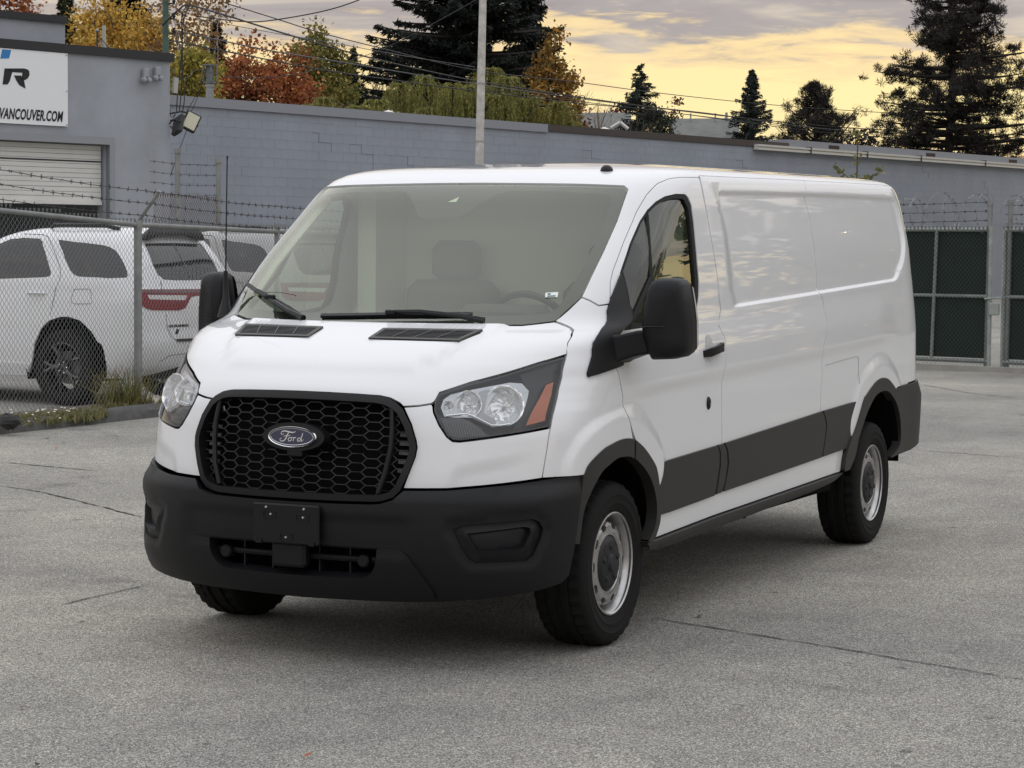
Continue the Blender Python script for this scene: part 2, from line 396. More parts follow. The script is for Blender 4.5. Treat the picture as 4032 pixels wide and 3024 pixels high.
# ------------------------------------------------------------------ the grey block wall across the back
stucco = mat('grey_stucco', (.325, .348, .385), rough=.85, var=.09, vscale=1.3, bump=.25, bscale=45)
blockp = mat('painted_block', (.285, .312, .360), rough=.75, var=.05, vscale=.7, bump=.3, bscale=30)
def streaks(m, amt=.16):
    t = m.node_tree; b = t.nodes['Principled BSDF']; src = b.inputs['Base Color'].links[0].from_socket; g = t.nodes.new('ShaderNodeNewGeometry'); mp = t.nodes.new('ShaderNodeMapping'); mp.inputs['Scale'].default_value = (.9, .9, .22)
    n = t.nodes.new('ShaderNodeTexNoise'); n.inputs['Scale'].default_value = 1.0; n.inputs['Detail'].default_value = 6; n.inputs['Roughness'].default_value = .65; t.links.new(g.outputs['Position'], mp.inputs[0]); t.links.new(mp.outputs[0], n.inputs['Vector'])
    n2_ = t.nodes.new('ShaderNodeTexNoise'); n2_.inputs['Scale'].default_value = .9; n2_.inputs['Detail'].default_value = 3; t.links.new(g.outputs['Position'], n2_.inputs['Vector'])
    ad = t.nodes.new('ShaderNodeMath'); ad.operation = 'ADD'; t.links.new(n.outputs['Fac'], ad.inputs[0]); t.links.new(n2_.outputs['Fac'], ad.inputs[1])
    mr = t.nodes.new('ShaderNodeMapRange'); mr.inputs[1].default_value = .75; mr.inputs[2].default_value = 1.25; mr.inputs[3].default_value = 1-amt; mr.inputs[4].default_value = 1+amt*.6; t.links.new(ad.outputs[0], mr.inputs[0])
    mm = t.nodes.new('ShaderNodeMix'); mm.data_type = 'RGBA'; mm.blend_type = 'MULTIPLY'; mm.inputs[0].default_value = 1; t.links.new(src, mm.inputs[6]); t.links.new(mr.outputs[0], mm.inputs[7]); t.links.new(mm.outputs[2], b.inputs['Base Color'])
streaks(blockp, .07); streaks(stucco, .10)
flash = mat('grey_flashing', (.25, .265, .295), rough=.6)
brownf = mat('brown_flashing', (.055, .045, .040), rough=.6)
darkf = mat('black_fascia', (.022, .023, .026), rough=.6)
galv = mat('galvanised', (.33, .34, .345), rough=.45, metal=.5, var=.1, vscale=8)
def frame(bearing_dir, bearing0, dist0):
    o = polar(bearing0, dist0); a = YAW-R(bearing_dir); d = Vector((math.cos(a), math.sin(a), 0)); n = Vector((d.y, -d.x, 0))
    if n.dot(CAMPOS-o) < 0: n = -n
    return o, d, n
WO, WD, WN = frame(38.0, -8.3, 50.0)
def wp(s, h, z): return WO+WD*s+WN*h+Vector((0, 0, z))
def wbox(mb, s0, s1, h0, h1, z0, z1): return mb.add([wp(s, h, z) for s in (s0, s1) for h in (h0, h1) for z in (z0, z1)], [(0, 1, 3, 2), (4, 6, 7, 5), (0, 4, 5, 1), (2, 3, 7, 6), (0, 2, 6, 4), (1, 5, 7, 3)])
WALL = empty('block_wall', wp(0, 0, 0), 0, 'long grey painted concrete block wall running behind the van', 'wall')
WL = Matrix.Translation(-wp(0, 0, 0))
def wbuild(mb, name, m, parent=WALL):
    mb.v = [tuple(Vector(p)-wp(0, 0, 0)) for p in mb.v]; return mb.build(name, m, parent)
mb = MB(); wbox(mb, -1.0, 64, -.6, -.0035, 0, 4.72); wbuild(mb, 'wall_core', mat('painted_joint', (.262, .287, .332), rough=.8))
BW, BH = .42, .212; rr = random.Random(3); rest = MB(); nb_ = 0
ang = math.atan2(WD.y, WD.x)
bm_ = MB(); bm_.add([(x, y, z) for x in (-.5*BW+.002, .5*BW-.002) for y in (-.03, 0) for z in (-.5*BH+.0028, .5*BH-.0028)], [(0, 1, 3, 2), (4, 6, 7, 5), (0, 4, 5, 1), (2, 3, 7, 6), (0, 2, 6, 4), (1, 5, 7, 3)])
bme = bm_.mesh('block', blockp)
sgn = -1 if Vector((-WD.y, WD.x, 0)).dot(WN) < 0 else 1
rowsN = 22
for r_ in range(rowsN):
    z = .02+BH*(r_+.5)
    for c_ in range(-2, 150):
        s = c_*BW+(BW/2 if r_ % 2 else 0)+.2
        if s > 63.5 or s < -.7: continue
        h = rr.uniform(0, .002)+(.003 if rr.random() < .06 else 0)
        if r_ >= 10 and s < 11.0 and nb_ < 300:
            o = bpy.data.objects.new('block', bme); link(o, WALL); p = wp(s, h, z)-wp(0, 0, 0); o.location = p; o.rotation_euler = (0, 0, ang+(math.pi if sgn < 0 else 0)); nb_ += 1
        else: wbox(rest, s-BW/2+.002, s+BW/2-.002, -.03, h, z-BH/2+.0028, z+BH/2-.0028)
o = wbuild(rest, 'blockwork', blockp); o['kind'] = 'stuff'
# stepped settlement cracks along the joints
for c_, r_, steps in ((12, 19, 'RRDRRDDRR'), (17, 18, 'DRDRDRRD'), (9, 20, 'RDRRD'), (52, 20, 'RRDRDRRDR'), (78, 21, 'RRRDRRD'), (90, 19, 'RDRDRR'), (34, 20, 'RRDRR')):
    mb = MB(); s = c_*BW+.41; z = .02+BH*r_
    for k in steps:
        if k == 'R': wbox(mb, s, s+BW/2, -.01, .0075, z-.005, z+.005); s += BW/2
        else: wbox(mb, s-.005, s+.005, -.01, .0075, z-BH, z); z -= BH
    wbuild(mb, 'joint_crack', mat('crack_grey', (.165, .18, .205), rough=.9))
mb = MB(); wbox(mb, -1.0, 13.1, -.7, .05, 4.70, 4.87); wbox(mb, -1.0, 13.1, -.7, .065, 4.66, 4.70); wbuild(mb, 'coping', flash)
mb = MB(); wbox(mb, 13.1, 25.2, -.7, .05, 4.69, 4.87); wbuild(mb, 'coping', brownf)
mb = MB(); wbox(mb, 25.2, 64, -.7, .03, 4.60, 4.98); wbuild(mb, 'coping', flash)
gut = mat('pale_gutter', (.55, .54, .50), rough=.5)
mb = MB()
for z0, z1, h in ((4.60, 4.66, .20), (4.66, 4.70, .17), (4.70, 4.76, .21)): wbox(mb, 23.2, 64, .035, h, z0, z1)
wbuild(mb, 'gutter', gut)
for s in (26.2, 29.7, 33.3, 38.0, 42.5, 47.5):
    mb = MB(); wbox(mb, s, s+.05, .03, .225, 4.58, 4.79); wbuild(mb, 'gutter_strap', brownf)
for s in (27.6, 34.0, 40.2, 46.6):
    mb = MB(); wbox(mb, s, s+.62, .02, .045, 4.80, 4.90); wbuild(mb, 'scupper', mat('rust_brown', (.045, .022, .018), rough=.8))
# roof of that building and what stands on it
mb = MB(); wbox(mb, -1.0, 64, -22, -.7, 4.3, 4.5); wbuild(mb, 'flat_roof', darkf)
def flue():
    F_ = empty('roof_flue', wp(2.86, -2.0, 4.4), 0, 'galvanised flue pipe with square cowl on the block building roof', 'flue')
    mb = MB(); mb.tube([(0, 0, 0), (0, 0, .98)], .092, 14); mb.build('pipe', galv, F_, True)
    mb = MB(); mb.tube([(0, 0, .90), (0, 0, .96)], .11, 14); mb.build('collar', galv, F_, True)
    mb = MB(); mb.box((0, 0, 1.0), (.24, .24, .03)); mb.box((0, 0, 1.40), (.27, .27, .03))
    for a in (-.105, .105):
        for b in (-.105, .105): mb.box((a, b, 1.2), (.03, .03, .4))
    mb.box((0, 0, 1.2), (.12, .12, .36)); mb.build('cowl', mat('weathered_zinc', (.16, .17, .17), rough=.6), F_)
flue()
for (s, lab) in ((9.35, 'white pyramid skylight on the roof left of the light pole'), (18.75, 'white pyramid skylight on the roof behind the brown coping'), (36.2, 'white pyramid skylight on the roof below the tall pine')):
    p = wp(s, -2.2, 4.5); K = empty('skylight', p, 0, lab, 'skylight', 'skylights on the block building'); K.rotation_euler = (0, 0, ang)
    mb = MB(); mb.box((0, 0, .16), (1.3, 1.1, .32)); mb.build('kerb', flash, K)
    mb = MB(); mb.add([(-.62, -.52, .325), (.62, -.52, .325), (.62, .52, .325), (-.62, .52, .325), (0, 0, .62)], [(0, 1, 4), (1, 2, 4), (2, 3, 4), (3, 0, 4)]); mb.build('dome', mat('acrylic_white', (.74, .70, .64), rough=.35), K)
# ------------------------------------------------------------------ grey stucco garage at the left
GO, GD, GN = frame(41.8, -8.54, 45.0)
def gp(s, h, z): return GO+GD*s+GN*h+Vector((0, 0, z))
def gbox(mb, s0, s1, h0, h1, z0, z1): return mb.add([gp(s, h, z) for s in (s0, s1) for h in (h0, h1) for z in (z0, z1)], [(0, 1, 3, 2), (4, 6, 7, 5), (0, 4, 5, 1), (2, 3, 7, 6), (0, 2, 6, 4), (1, 5, 7, 3)])
GAR = empty('garage_building', gp(0, 0, 0), 0, 'grey stucco garage building with black roof edge and half-raised door', 'building')
def gbuild(mb, name, m, parent=GAR, smooth=False):
    mb.v = [tuple(Vector(p)-gp(0, 0, 0)) for p in mb.v]; return mb.build(name, m, parent, smooth)
mb = MB(); gbox(mb, -1.48, 0, -.35, 0, 0, 5.2); gbox(mb, -9.5, -1.48, -.35, 0, 3.54, 5.2); gbox(mb, -15, -9.5, -.35, 0, 0, 5.2); gbox(mb, -.35, 0, -9, -.35, 0, 5.2); gbox(mb, -15, -.36, -9, -8.7, 0, 5.2); gbuild(mb, 'wall', stucco)
mb = MB(); gbox(mb, -15, .06, -9, .07, 5.2, 5.36); gbuild(mb, 'roof_edge', darkf)
mb = MB(); gbox(mb, -15, -2.12, -6, -.5, 5.36, 5.80); gbuild(mb, 'upper_wall', stucco)
mb = MB(); gbox(mb, -15, -2.09, -6, -.43, 5.80, 5.93); gbuild(mb, 'roof_edge', darkf)
mb = MB(); gbox(mb, -1.48, -1.36, -.10, .025, 0, 3.68); gbox(mb, -9.7, -1.48, -.10, .025, 3.54, 3.68); gbuild(mb, 'door_surround', mat('surround_grey', (.27, .285, .31), rough=.7))
doorm = mat('garage_door_white', (.66, .66, .63), rough=.55, var=.06, vscale=2)
DR = empty('garage_door', (0, 0, 0), 0, parent=GAR)
zz = 2.47
while zz < 3.5:
    h_ = .088; mb = MB(); gbox(mb, -9.5, -1.52, -.24, -.205+(.006 if int(zz*100) % 2 else 0), zz, min(zz+h_-.008, 3.54)); gbuild(mb, 'door_slat', doorm, DR); zz += h_
mb = MB(); gbox(mb, -9.5, -1.52, -.25, -.215, 2.47, 3.54); gbuild(mb, 'door_joint', mat('joint_grey', (.20, .20, .19), rough=.8), DR)
mb = MB(); gbox(mb, -9.5, -1.52, -.25, -.19, 3.205, 3.232); gbuild(mb, 'door_gap_line', darkf, DR)
mb = MB(); gbox(mb, -9.5, -1.52, -.26, -.17, 2.40, 2.475); gbuild(mb, 'bottom_bar', doorm, DR)
mb = MB(); gbox(mb, -10, -1.0, -7.0, -6.9, 0, 5); gbuild(mb, 'back_wall', mat('shop_dim', (.05, .05, .05), rough=.9))
mb = MB(); gbox(mb, -3.0, -2.65, -2.2, -1.9, 0, 3.6); gbuild(mb, 'inner_column', mat('pale_concrete', (.36, .34, .31), rough=.85))
mb = MB(); gbox(mb, -15, -.4, -9, -.4, 4.9, 5.1); gbuild(mb, 'roof_deck', darkf)
vp = gp(-1.55, -2.2, 5.36); mb = MB(); mb.lathe([(0, .30), (.25, .28), (.32, .20), (.34, .15)], 20, Matrix.Rotation(R(90), 4, 'X')); mb.lathe([(.27, .15), (.27, 0)], 20, Matrix.Rotation(R(90), 4, 'X'))
o = mb.build('roof_ventilator', mat('pale_metal', (.55, .54, .5), rough=.5), None, True); o.location = vp; tag(o, 'round pale roof ventilator beside the upper parapet', 'ventilator')
# the sign on it
SG = empty('wall_sign', gp(-2.48, .05, 3.84), 0, 'white sign board with black slanted lettering above the garage door', 'sign')
def sgp(a, b, h=0.0): return GD*a+GN*h+Vector((0, 0, b))     # a metres from the right edge (negative = left), b from its foot
mb = MB(); mb.add([sgp(a, b, h) for a in (-5.2, 0) for h in (-.04, 0) for b in (0, 1.35)], [(0, 1, 3, 2), (4, 6, 7, 5), (0, 4, 5, 1), (2, 3, 7, 6), (0, 2, 6, 4), (1, 5, 7, 3)]); mb.build('board', mat('sign_white', (.80, .82, .84), rough=.5), SG)
ink = mat('sign_black', (.012, .012, .014), rough=.5); blue = mat('sign_blue', (.03, .20, .50), rough=.5)
def spoly(P, m, nm, par=SG): mb = MB(); mb.add([sgp(a, b, .006) for a, b in P], [tuple(range(len(P)))]); return mb.build(nm, m, par)
SM = Matrix.Translation(sgp(-.13, .085, .006)) @ Matrix(((GD.x, 0, GN.x, 0), (GD.y, 0, GN.y, 0), (0, 1, 0, 0), (0, 0, 0, 1)))
text_mesh('VANCOUVER.COM', .265, 'web_address', ink, SG, SM, shear=.26, sx=.60, bold=.008, align='RIGHT', extrude=.001, spacing=1.06)
# slanted letter R with its blade foot, and the stroke before it
q = lambda P: [(-(594-a)*.452*43.4/8975*1.02, 1.35-(b-515-(a-581)*.088)*.452*43.4/8975*1.0) for a, b in P]
spoly(q([(-40, 628), (150, 632), (190, 642), (205, 660), (206, 690), (190, 715), (160, 730), (120, 724), (128, 706), (132, 690), (135, 668), (35, 660)]), ink, 'letter_bowl')
spoly(q([(52, 688), (120, 690), (150, 725), (166, 800), (105, 770), (78, 735)]), ink, 'letter_leg')
spoly(q([(-40, 628), (20, 630), (36, 660), (10, 735), (-10, 760), (-60, 760)]), ink, 'letter_stem')
spoly(q([(-60, 470), (26, 478), (5, 545), (-80, 545)]), blue, 'blue_stripe')
for a, b in ((-.03, .03), (-.03, .65), (-.03, 1.31)):
    mb = MB(); mb.box(sgp(a, b, .004), (.02, .02, .02)); mb.build('screw', galv, SG)
# twin emergency lamps
for s_, z_, lab in ((-.66, 4.86, 'lower left twin emergency lamp painted grey on the stucco wall'), (-.37, 4.91, 'upper right twin emergency lamp painted grey near the wall corner')):
    E_ = empty('emergency_lamp', gp(s_, .03, z_), 0, lab, 'lamp', 'twin emergency lamps on the garage'); E_.rotation_euler = (0, 0, math.atan2(GD.y, GD.x))
    f = -1 if Vector((-GD.y, GD.x, 0)).dot(GN) < 0 else 1
    mb = MB(); mb.bevbox((0, f*.04, .08), (.12, .10, .17), .015); mb.build('case', mat('lamp_grey', (.30, .32, .345), rough=.5), E_)
    for a in (-.06, .06):
        mb = MB(); mb.lathe([(0, .05), (.04, .04), (.055, .01), (.05, -.05)], 14, Matrix.Translation((a, f*.08, -.05)) @ Matrix.Diagonal((1, f, 1, 1))); mb.build('lamp_head', MATS['lamp_grey'], E_, True)
# flood lamps on the corner
def flood(loc, rz, tilt, roll, lab):
    F_ = empty('flood_lamp', loc, rz, lab, 'lamp', 'flood lamps on the garage corner'); F_.rotation_euler = (tilt, roll, rz)
    mb = MB(); mb.bevbox((0, .0, 0), (.30, .10, .38), .02); mb.build('lamp_case', darkf, F_)
    mb = MB(); mb.box((0, -.053, 0), (.24, .01, .31)); mb.build('lamp_face', mat('lamp_face_pale', (.52, .50, .38), rough=.25), F_)
    mb = MB(); mb.tube([(-.16, .02, 0), (-.16, .16, 0), (.16, .16, 0), (.16, .02, 0)], .012, 6); mb.build('lamp_yoke', darkf, F_)
ga = math.atan2(WD.y, WD.x)
flood(gp(.34, .22, 4.05), YAW+math.pi/2+R(15)+math.pi, R(-12), R(26), 'flood lamp with pale face turned towards the van at the wall corner')
flood(gp(.12, .10, 3.98), YAW+math.pi/2-R(50), R(20), R(18), 'dark flood lamp turned away on the wall corner')
mb = MB(); mb.tube([gp(0, .0, 4.2), gp(.2, .12, 4.25), gp(.34, .2, 4.2)], .02, 6); mb.tube([gp(.0, -.1, 4.05), gp(.16, .05, 4.1), gp(.15, .1, 4.0)], .02, 6); o = mb.build('lamp_bracket', darkf); tag(o, 'bent dark bracket holding the flood lamps', 'bracket')

# ------------------------------------------------------------------ the van
paint = mat('white_paint', (0.755, 0.765, 0.78), rough=0.45, spec=0.3, coat=1.0)
blackpl = mat('black_textured_plastic', (0.0085, 0.009, 0.0105), rough=0.46, spec=0.25, bump=0.12, bscale=900)
clad = mat('charcoal_cladding', (0.026, 0.0245, 0.023), rough=0.48, spec=0.35, bump=0.10, bscale=900)
satin = mat('satin_black', (0.009, 0.009, 0.010), rough=0.40, spec=0.32)
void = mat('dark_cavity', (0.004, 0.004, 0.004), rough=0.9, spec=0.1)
rubber = mat('black_rubber', (0.012, 0.012, 0.012), rough=0.7, spec=0.3)
chrome = mat('chrome', (0.82, 0.82, 0.83), rough=0.08, metal=1.0)
steel = mat('silver_steel', (0.46, 0.455, 0.45), rough=0.34, metal=0.85, var=0.22, vscale=14)
amber = mat('amber_plastic', (0.36, 0.075, 0.010), rough=0.15, spec=0.6)
redlens = mat('red_lens', (0.35, 0.008, 0.010), rough=0.12, spec=0.6, coat=0.5)
wglass = glass('windshield_glass', (0.80, 0.88, 0.76), .105, gcol=(1.0, 1.0, .90))
sglass = glass('tinted_side_glass', (0.55, 0.62, 0.55), .05)
lens = glass('clear_lens', (0.92, 0.94, 0.95), .05)
frit = mat('black_frit', (0.016, 0.0155, 0.016), rough=0.5)
trimgrey = mat('cabin_grey_plastic', (0.13, 0.135, 0.125), rough=0.7)
cabinlt = mat('cabin_light_trim', (0.80, 0.80, 0.75), rough=0.8)
seatcl = mat('grey_seat_cloth', (0.15, 0.15, 0.145), rough=0.9)

def A_of(u): u = np.asarray(u, float); return np.where(u <= 1, 1.45*u, np.where(u <= 2, 1.45+4.6*(u-1), 6.05+1.0*(u-2)))
def U_of(a): a = np.asarray(a, float); return np.where(a <= 1.45, a/1.45, np.where(a <= 6.05, 1+(a-1.45)/4.6, 2+(a-6.05)))
def sstep(a, b, x): t = np.clip((x-a)/(b-a), 0, 1); return t*t*(3-2*t)
def pts(s): return [tuple(float(q) for q in p.split(',')) for p in s.strip('()').split('),(')]
def smooth(L, n=4):
    P = [np.array(p) for p in L]; out = []
    for i in range(len(P)-1):
        p0, p1, p2, p3 = P[max(i-1, 0)], P[i], P[i+1], P[min(i+2, len(P)-1)]
        for k in range(n):
            t = k/n; q = .5*((2*p1)+(p2-p0)*t+(2*p0-5*p1+4*p2-p3)*t*t+(3*p1-p0-3*p2+p3)*t*t*t); out.append((float(q[0]), float(q[1])))
    return out+[L[-1]]
HEADL = pts('(0.376,1.087),(0.453,1.126),(0.542,1.158),(0.640,1.197),(0.738,1.227),(0.736,1.168),(0.736,1.094),(0.748,1.017),(0.753,0.953),(0.645,0.935),(0.539,0.918),(0.460,0.906),(0.440,0.908),(0.422,0.925),(0.397,0.969),(0.377,1.017),(0.371,1.056)')
GRILLE = pts('(0,1.079),(0.08,1.078),(0.16,1.075),(0.220,1.071),(0.248,1.063),(0.273,1.047),(0.292,1.026),(0.318,0.969),(0.335,0.906),(0.339,0.879),(0.337,0.842),(0.321,0.772),(0.304,0.713),(0.285,0.685),(0.254,0.670),(0.231,0.666),(0.12,0.663),(0,0.662)')
RECESS = pts('(1.111,1.885),(1.116,1.905),(1.130,1.914),(1.523,1.922),(2.050,1.915),(2.078,1.893),(2.097,1.802),(2.088,1.649),(2.035,1.548),(1.963,1.402),(1.601,1.386),(1.281,1.354),(1.237,1.444),(1.146,1.782)')
ARCH_F = pts('(0.884,0.483),(0.893,0.711),(0.905,0.764),(0.923,0.797),(0.968,0.833),(1.006,0.858),(1.031,0.872),(1.054,0.868),(1.071,0.848),(1.089,0.812),(1.112,0.749),(1.124,0.702),(1.136,0.608),(1.144,0.496),(1.142,0.450),(1.135,0.401)')
ARCH_FI = pts('(0.908,0.480),(0.912,0.600),(0.934,0.669),(0.974,0.740),(1.003,0.773),(1.024,0.796),(1.047,0.796),(1.070,0.771),(1.092,0.723),(1.112,0.661),(1.127,0.584),(1.133,0.514),(1.131,0.456),(1.118,0.400)')
ARCH_R = pts('(1.734,0.404),(1.738,0.506),(1.771,0.642),(1.797,0.768),(1.809,0.794),(1.827,0.823),(1.847,0.850),(1.868,0.864),(1.887,0.862),(1.906,0.846),(1.927,0.810),(1.942,0.775),(1.959,0.711),(1.974,0.641),(1.983,0.558),(1.984,0.480),(1.976,0.42),(1.940,0.381)')
ARCH_RI = pts('(1.755,0.404),(1.773,0.470),(1.783,0.561),(1.806,0.666),(1.821,0.714),(1.843,0.765),(1.867,0.786),(1.892,0.785),(1.912,0.767),(1.932,0.728),(1.946,0.692),(1.962,0.626),(1.970,0.562),(1.975,0.480),(1.969,0.434),(1.937,0.393)')
DOORF = pts('(1.068,0.852),(1.050,0.936),(1.027,1.025),(1.009,1.107),(0.992,1.159),(0.905,1.30),(0.83,1.40),(0.777,1.452),(0.755,1.512),(0.748,1.56),(0.748,1.675),(0.758,1.809),(0.780,1.883),(0.811,1.938),(0.861,1.969),(0.925,1.981),(1.016,1.985)')
DOORR = pts('(1.018,1.985),(1.092,1.791),(1.146,1.632),(1.183,1.517),(1.220,1.403),(1.262,1.317),(1.281,1.230),(1.287,1.139),(1.290,1.050),(1.299,0.971),(1.304,0.891),(1.308,0.786),(1.309,0.736),(1.319,0.695),(1.322,0.625),(1.317,0.505)')
SEAM2 = pts('(1.530,2.02),(1.525,1.975),(1.525,1.922),(1.530,1.883),(1.549,1.805),(1.575,1.622),(1.603,1.388),(1.632,1.323),(1.642,1.249),(1.637,1.176),(1.627,1.108),(1.630,1.050),(1.637,0.976),(1.635,0.855),(1.637,0.764),(1.650,0.703),(1.645,0.520)')
WINDOW = pts('(0.784,1.552),(0.780,1.674),(0.789,1.769),(0.807,1.815),(0.836,1.851),(0.871,1.873),(0.926,1.886),(0.978,1.886),(1.003,1.868),(1.021,1.838),(1.049,1.758),(1.093,1.607),(1.126,1.495),(1.152,1.401),(1.163,1.358),(1.160,1.334),(1.13,1.322),(0.991,1.318),(0.88,1.41)')
def sdist(P, poly, closed=True):
    """distance in chart metres to a polyline (numpy, P (n,2))"""
    Q = np.array([(A_of(a), b) for a, b in poly]); n = len(Q); best = np.full(len(P), 9.0)
    for i in range(n if closed else n-1):
        a = Q[i]; b = Q[(i+1) % n]; ab = b-a; t = np.clip(((P-a)@ab)/(ab@ab+1e-12), 0, 1)
        best = np.minimum(best, np.hypot(*(P-a-t[:, None]*ab).T))
    return best
def inside(P, Q):
    Q = np.asarray(Q); x, y = P[:, 0], P[:, 1]; r = np.zeros(len(P), bool); n = len(Q)
    for i in range(n):
        x1, y1 = Q[i]; x2, y2 = Q[(i+1) % n]
        c = ((y1 > y) != (y2 > y)) & (x < (x2-x1)*(y-y1)/((y2-y1) if abs(y2-y1) > 1e-12 else 1e-12)+x1); r ^= c
    return r
def chart(poly): return np.array([(float(A_of(a)), b) for a, b in poly])
RECL = smooth(pts('(1.111,1.885),(1.117,1.907),(1.132,1.914)'), 3)[:-1]+smooth(pts('(1.132,1.914),(1.523,1.921),(2.00,1.916),(2.050,1.911),(2.080,1.890),(2.094,1.802),(2.086,1.660),(2.040,1.540),(1.985,1.425),(1.966,1.405)'), 4)+pts('(1.955,1.4025),(1.281,1.354)')
_REC = chart(RECL+pts('(1.237,1.444),(1.146,1.782)'))
_HC = pts('(0.0,1.155),(0.271,1.157),(0.335,1.187),(0.392,1.264),(0.440,1.315),(0.455,1.345)')
_HCp = chart(_HC+[(0.0, 1.345)])
_SCP = smooth(pts('(0.415,0.68),(0.424,0.735),(0.435,0.785),(0.462,0.818),(0.52,0.836),(0.60,0.854),(0.70,0.880),(0.78,0.90)'), 4)
_SCC = chart(_SCP+[(.78, .68)])
def disp(u, v):
    """relief pressed into the sheet metal"""
    u = np.atleast_1d(u); v = np.atleast_1d(v); P = np.stack([A_of(u), v], 1); d = np.zeros(len(u))
    m = (u > 1.0) & (u < 2.3) & (v > 1.2) & (v < 2.05)
    if m.any():
        s = sdist(P[m], RECL, False); ins = inside(P[m], _REC); lf = A_of(np.interp(v[m], [1.354, 1.444, 1.782, 1.885], [1.281, 1.237, 1.146, 1.111]))
        d[m] -= np.where(ins, 0.017*sstep(0.0, 0.022, s)*sstep(.0, .16, P[m][:, 0]-lf+.06*sstep(1.7, 1.88, v[m])), 0)
    # horizontal pressing line along the flank
    vc = 1.055+0.03*np.clip(u-1, 0, 1); f = sstep(0.99, 1.10, u)*(1-sstep(1.86, 1.97, u))
    d += np.where(v < 1.35, 0.013*sstep(-0.045, 0.03, v-vc)*(1-sstep(0.10, 0.30, v-vc))*f, 0)
    # flared lips round the wheel arches
    for arch, r in ((ARCH_F[2:-4], .15), (ARCH_R[2:-3], .14)):
        lo, hi = min(a for a, _ in arch)-.15, max(a for a, _ in arch)+.06
        m = (u > lo) & (u < hi) & (v < 1.15) & (v > .4)
        if m.any(): d[m] += 0.016*(1-sstep(r-.075, r, sdist(P[m], arch, False)))
    m = (u < 0.5) & (v > 1.10) & (v < 1.36)
    if m.any():
        s = sdist(P[m], _HC, False); ins = inside(P[m], _HCp); d[m] += np.where(ins, 0.014*sstep(0, .040, s), 0)*sstep(1.14, 1.2, v[m])
    # scooped corner of the front panel under the headlight
    m = (u > .40) & (u < .78) & (v > .68) & (v < .92)
    if m.any():
        s = sdist(P[m], _SCP, False); ins = inside(P[m], _SCC); d[m] -= np.where(ins, 0.009*sstep(0, .065, s), 0)*(1-sstep(.56, .74, u[m]))
    # roof ribs
    m = (v > 2.1) & (u > .6)
    d[m] += 0.004*(sstep(2.30, 2.33, v[m])-sstep(2.42, 2.45, v[m]))*sstep(.75, .95, u[m])*(1-sstep(2.3, 2.5, u[m]))
    return d
def skin(u, v, off=0.0, dsp=True):
    """point and outward normal of the van's skin"""
    u = np.clip(np.atleast_1d(np.asarray(u, float)), 0, 3); v = np.atleast_1d(np.asarray(v, float)); h = 0.0015
    def base(uu, vv): return vsurf(uu, vv)
    def nor(f, uu, vv):
        ua, ub = np.clip(uu-h, 0, 3), np.clip(uu+h, 0, 3); va, vb = np.clip(vv-h, .2, 2.848), np.clip(vv+h, .2, 2.848)
        n = np.cross(f(ub, vv)-f(ua, vv), f(uu, vb)-f(uu, va)); l = np.linalg.norm(n, axis=1, keepdims=True); n = n/np.where(l < 1e-12, 1, l)
        return np.where(l < 1e-12, np.array([[0, 0, 1.0]]), n)
    def full(uu, vv):
        p = base(uu, vv)
        if dsp: p = p+nor(base, uu, vv)*disp(uu, vv)[:, None]
        if callable(off): p = p+nor(base, uu, vv)*off(uu, vv)[:, None]
        return p
    P = full(u, v); N = nor(full, u, v)
    N[:, 1] = np.where(u <= 1e-4, 0, N[:, 1]); l = np.linalg.norm(N, axis=1, keepdims=True); N = N/np.where(l < 1e-9, 1, l)
    if not callable(off): P = P+N*off
    return P, N
def densify(poly, step=0.03):
    Q = chart(poly); out = []
    for i in range(len(Q)):
        a = Q[i]; b = Q[(i+1) % len(Q)]; n = max(1, int(math.ceil(np.hypot(*(b-a))/step)))
        for k in range(n): out.append(a+(b-a)*k/n)
    return np.array(out)
def inset(Q, g):
    """move a closed chart polygon inward by g (keeps points on the centre line)"""
    Q = np.asarray(Q, float); ar = 0.5*np.sum(Q[:, 0]*np.roll(Q[:, 1], -1)-np.roll(Q[:, 0], -1)*Q[:, 1]); s = 1 if ar > 0 else -1
    d = np.roll(Q, -1, 0)-Q; d /= np.maximum(np.linalg.norm(d, axis=1, keepdims=True), 1e-9); n = np.stack([-d[:, 1], d[:, 0]], 1)*s
    m = n+np.roll(n, 1, 0); l = np.linalg.norm(m, axis=1, keepdims=True); m = m/np.maximum(l, .35); m = m/np.maximum((m*n).sum(1, keepdims=True), .5)
    out = Q+m*g
    z = Q[:, 0] < 1e-5; out[z, 0] = 0.0
    z = Q[:, 1] > 2.845; out[z, 1] = Q[z, 1]
    return out
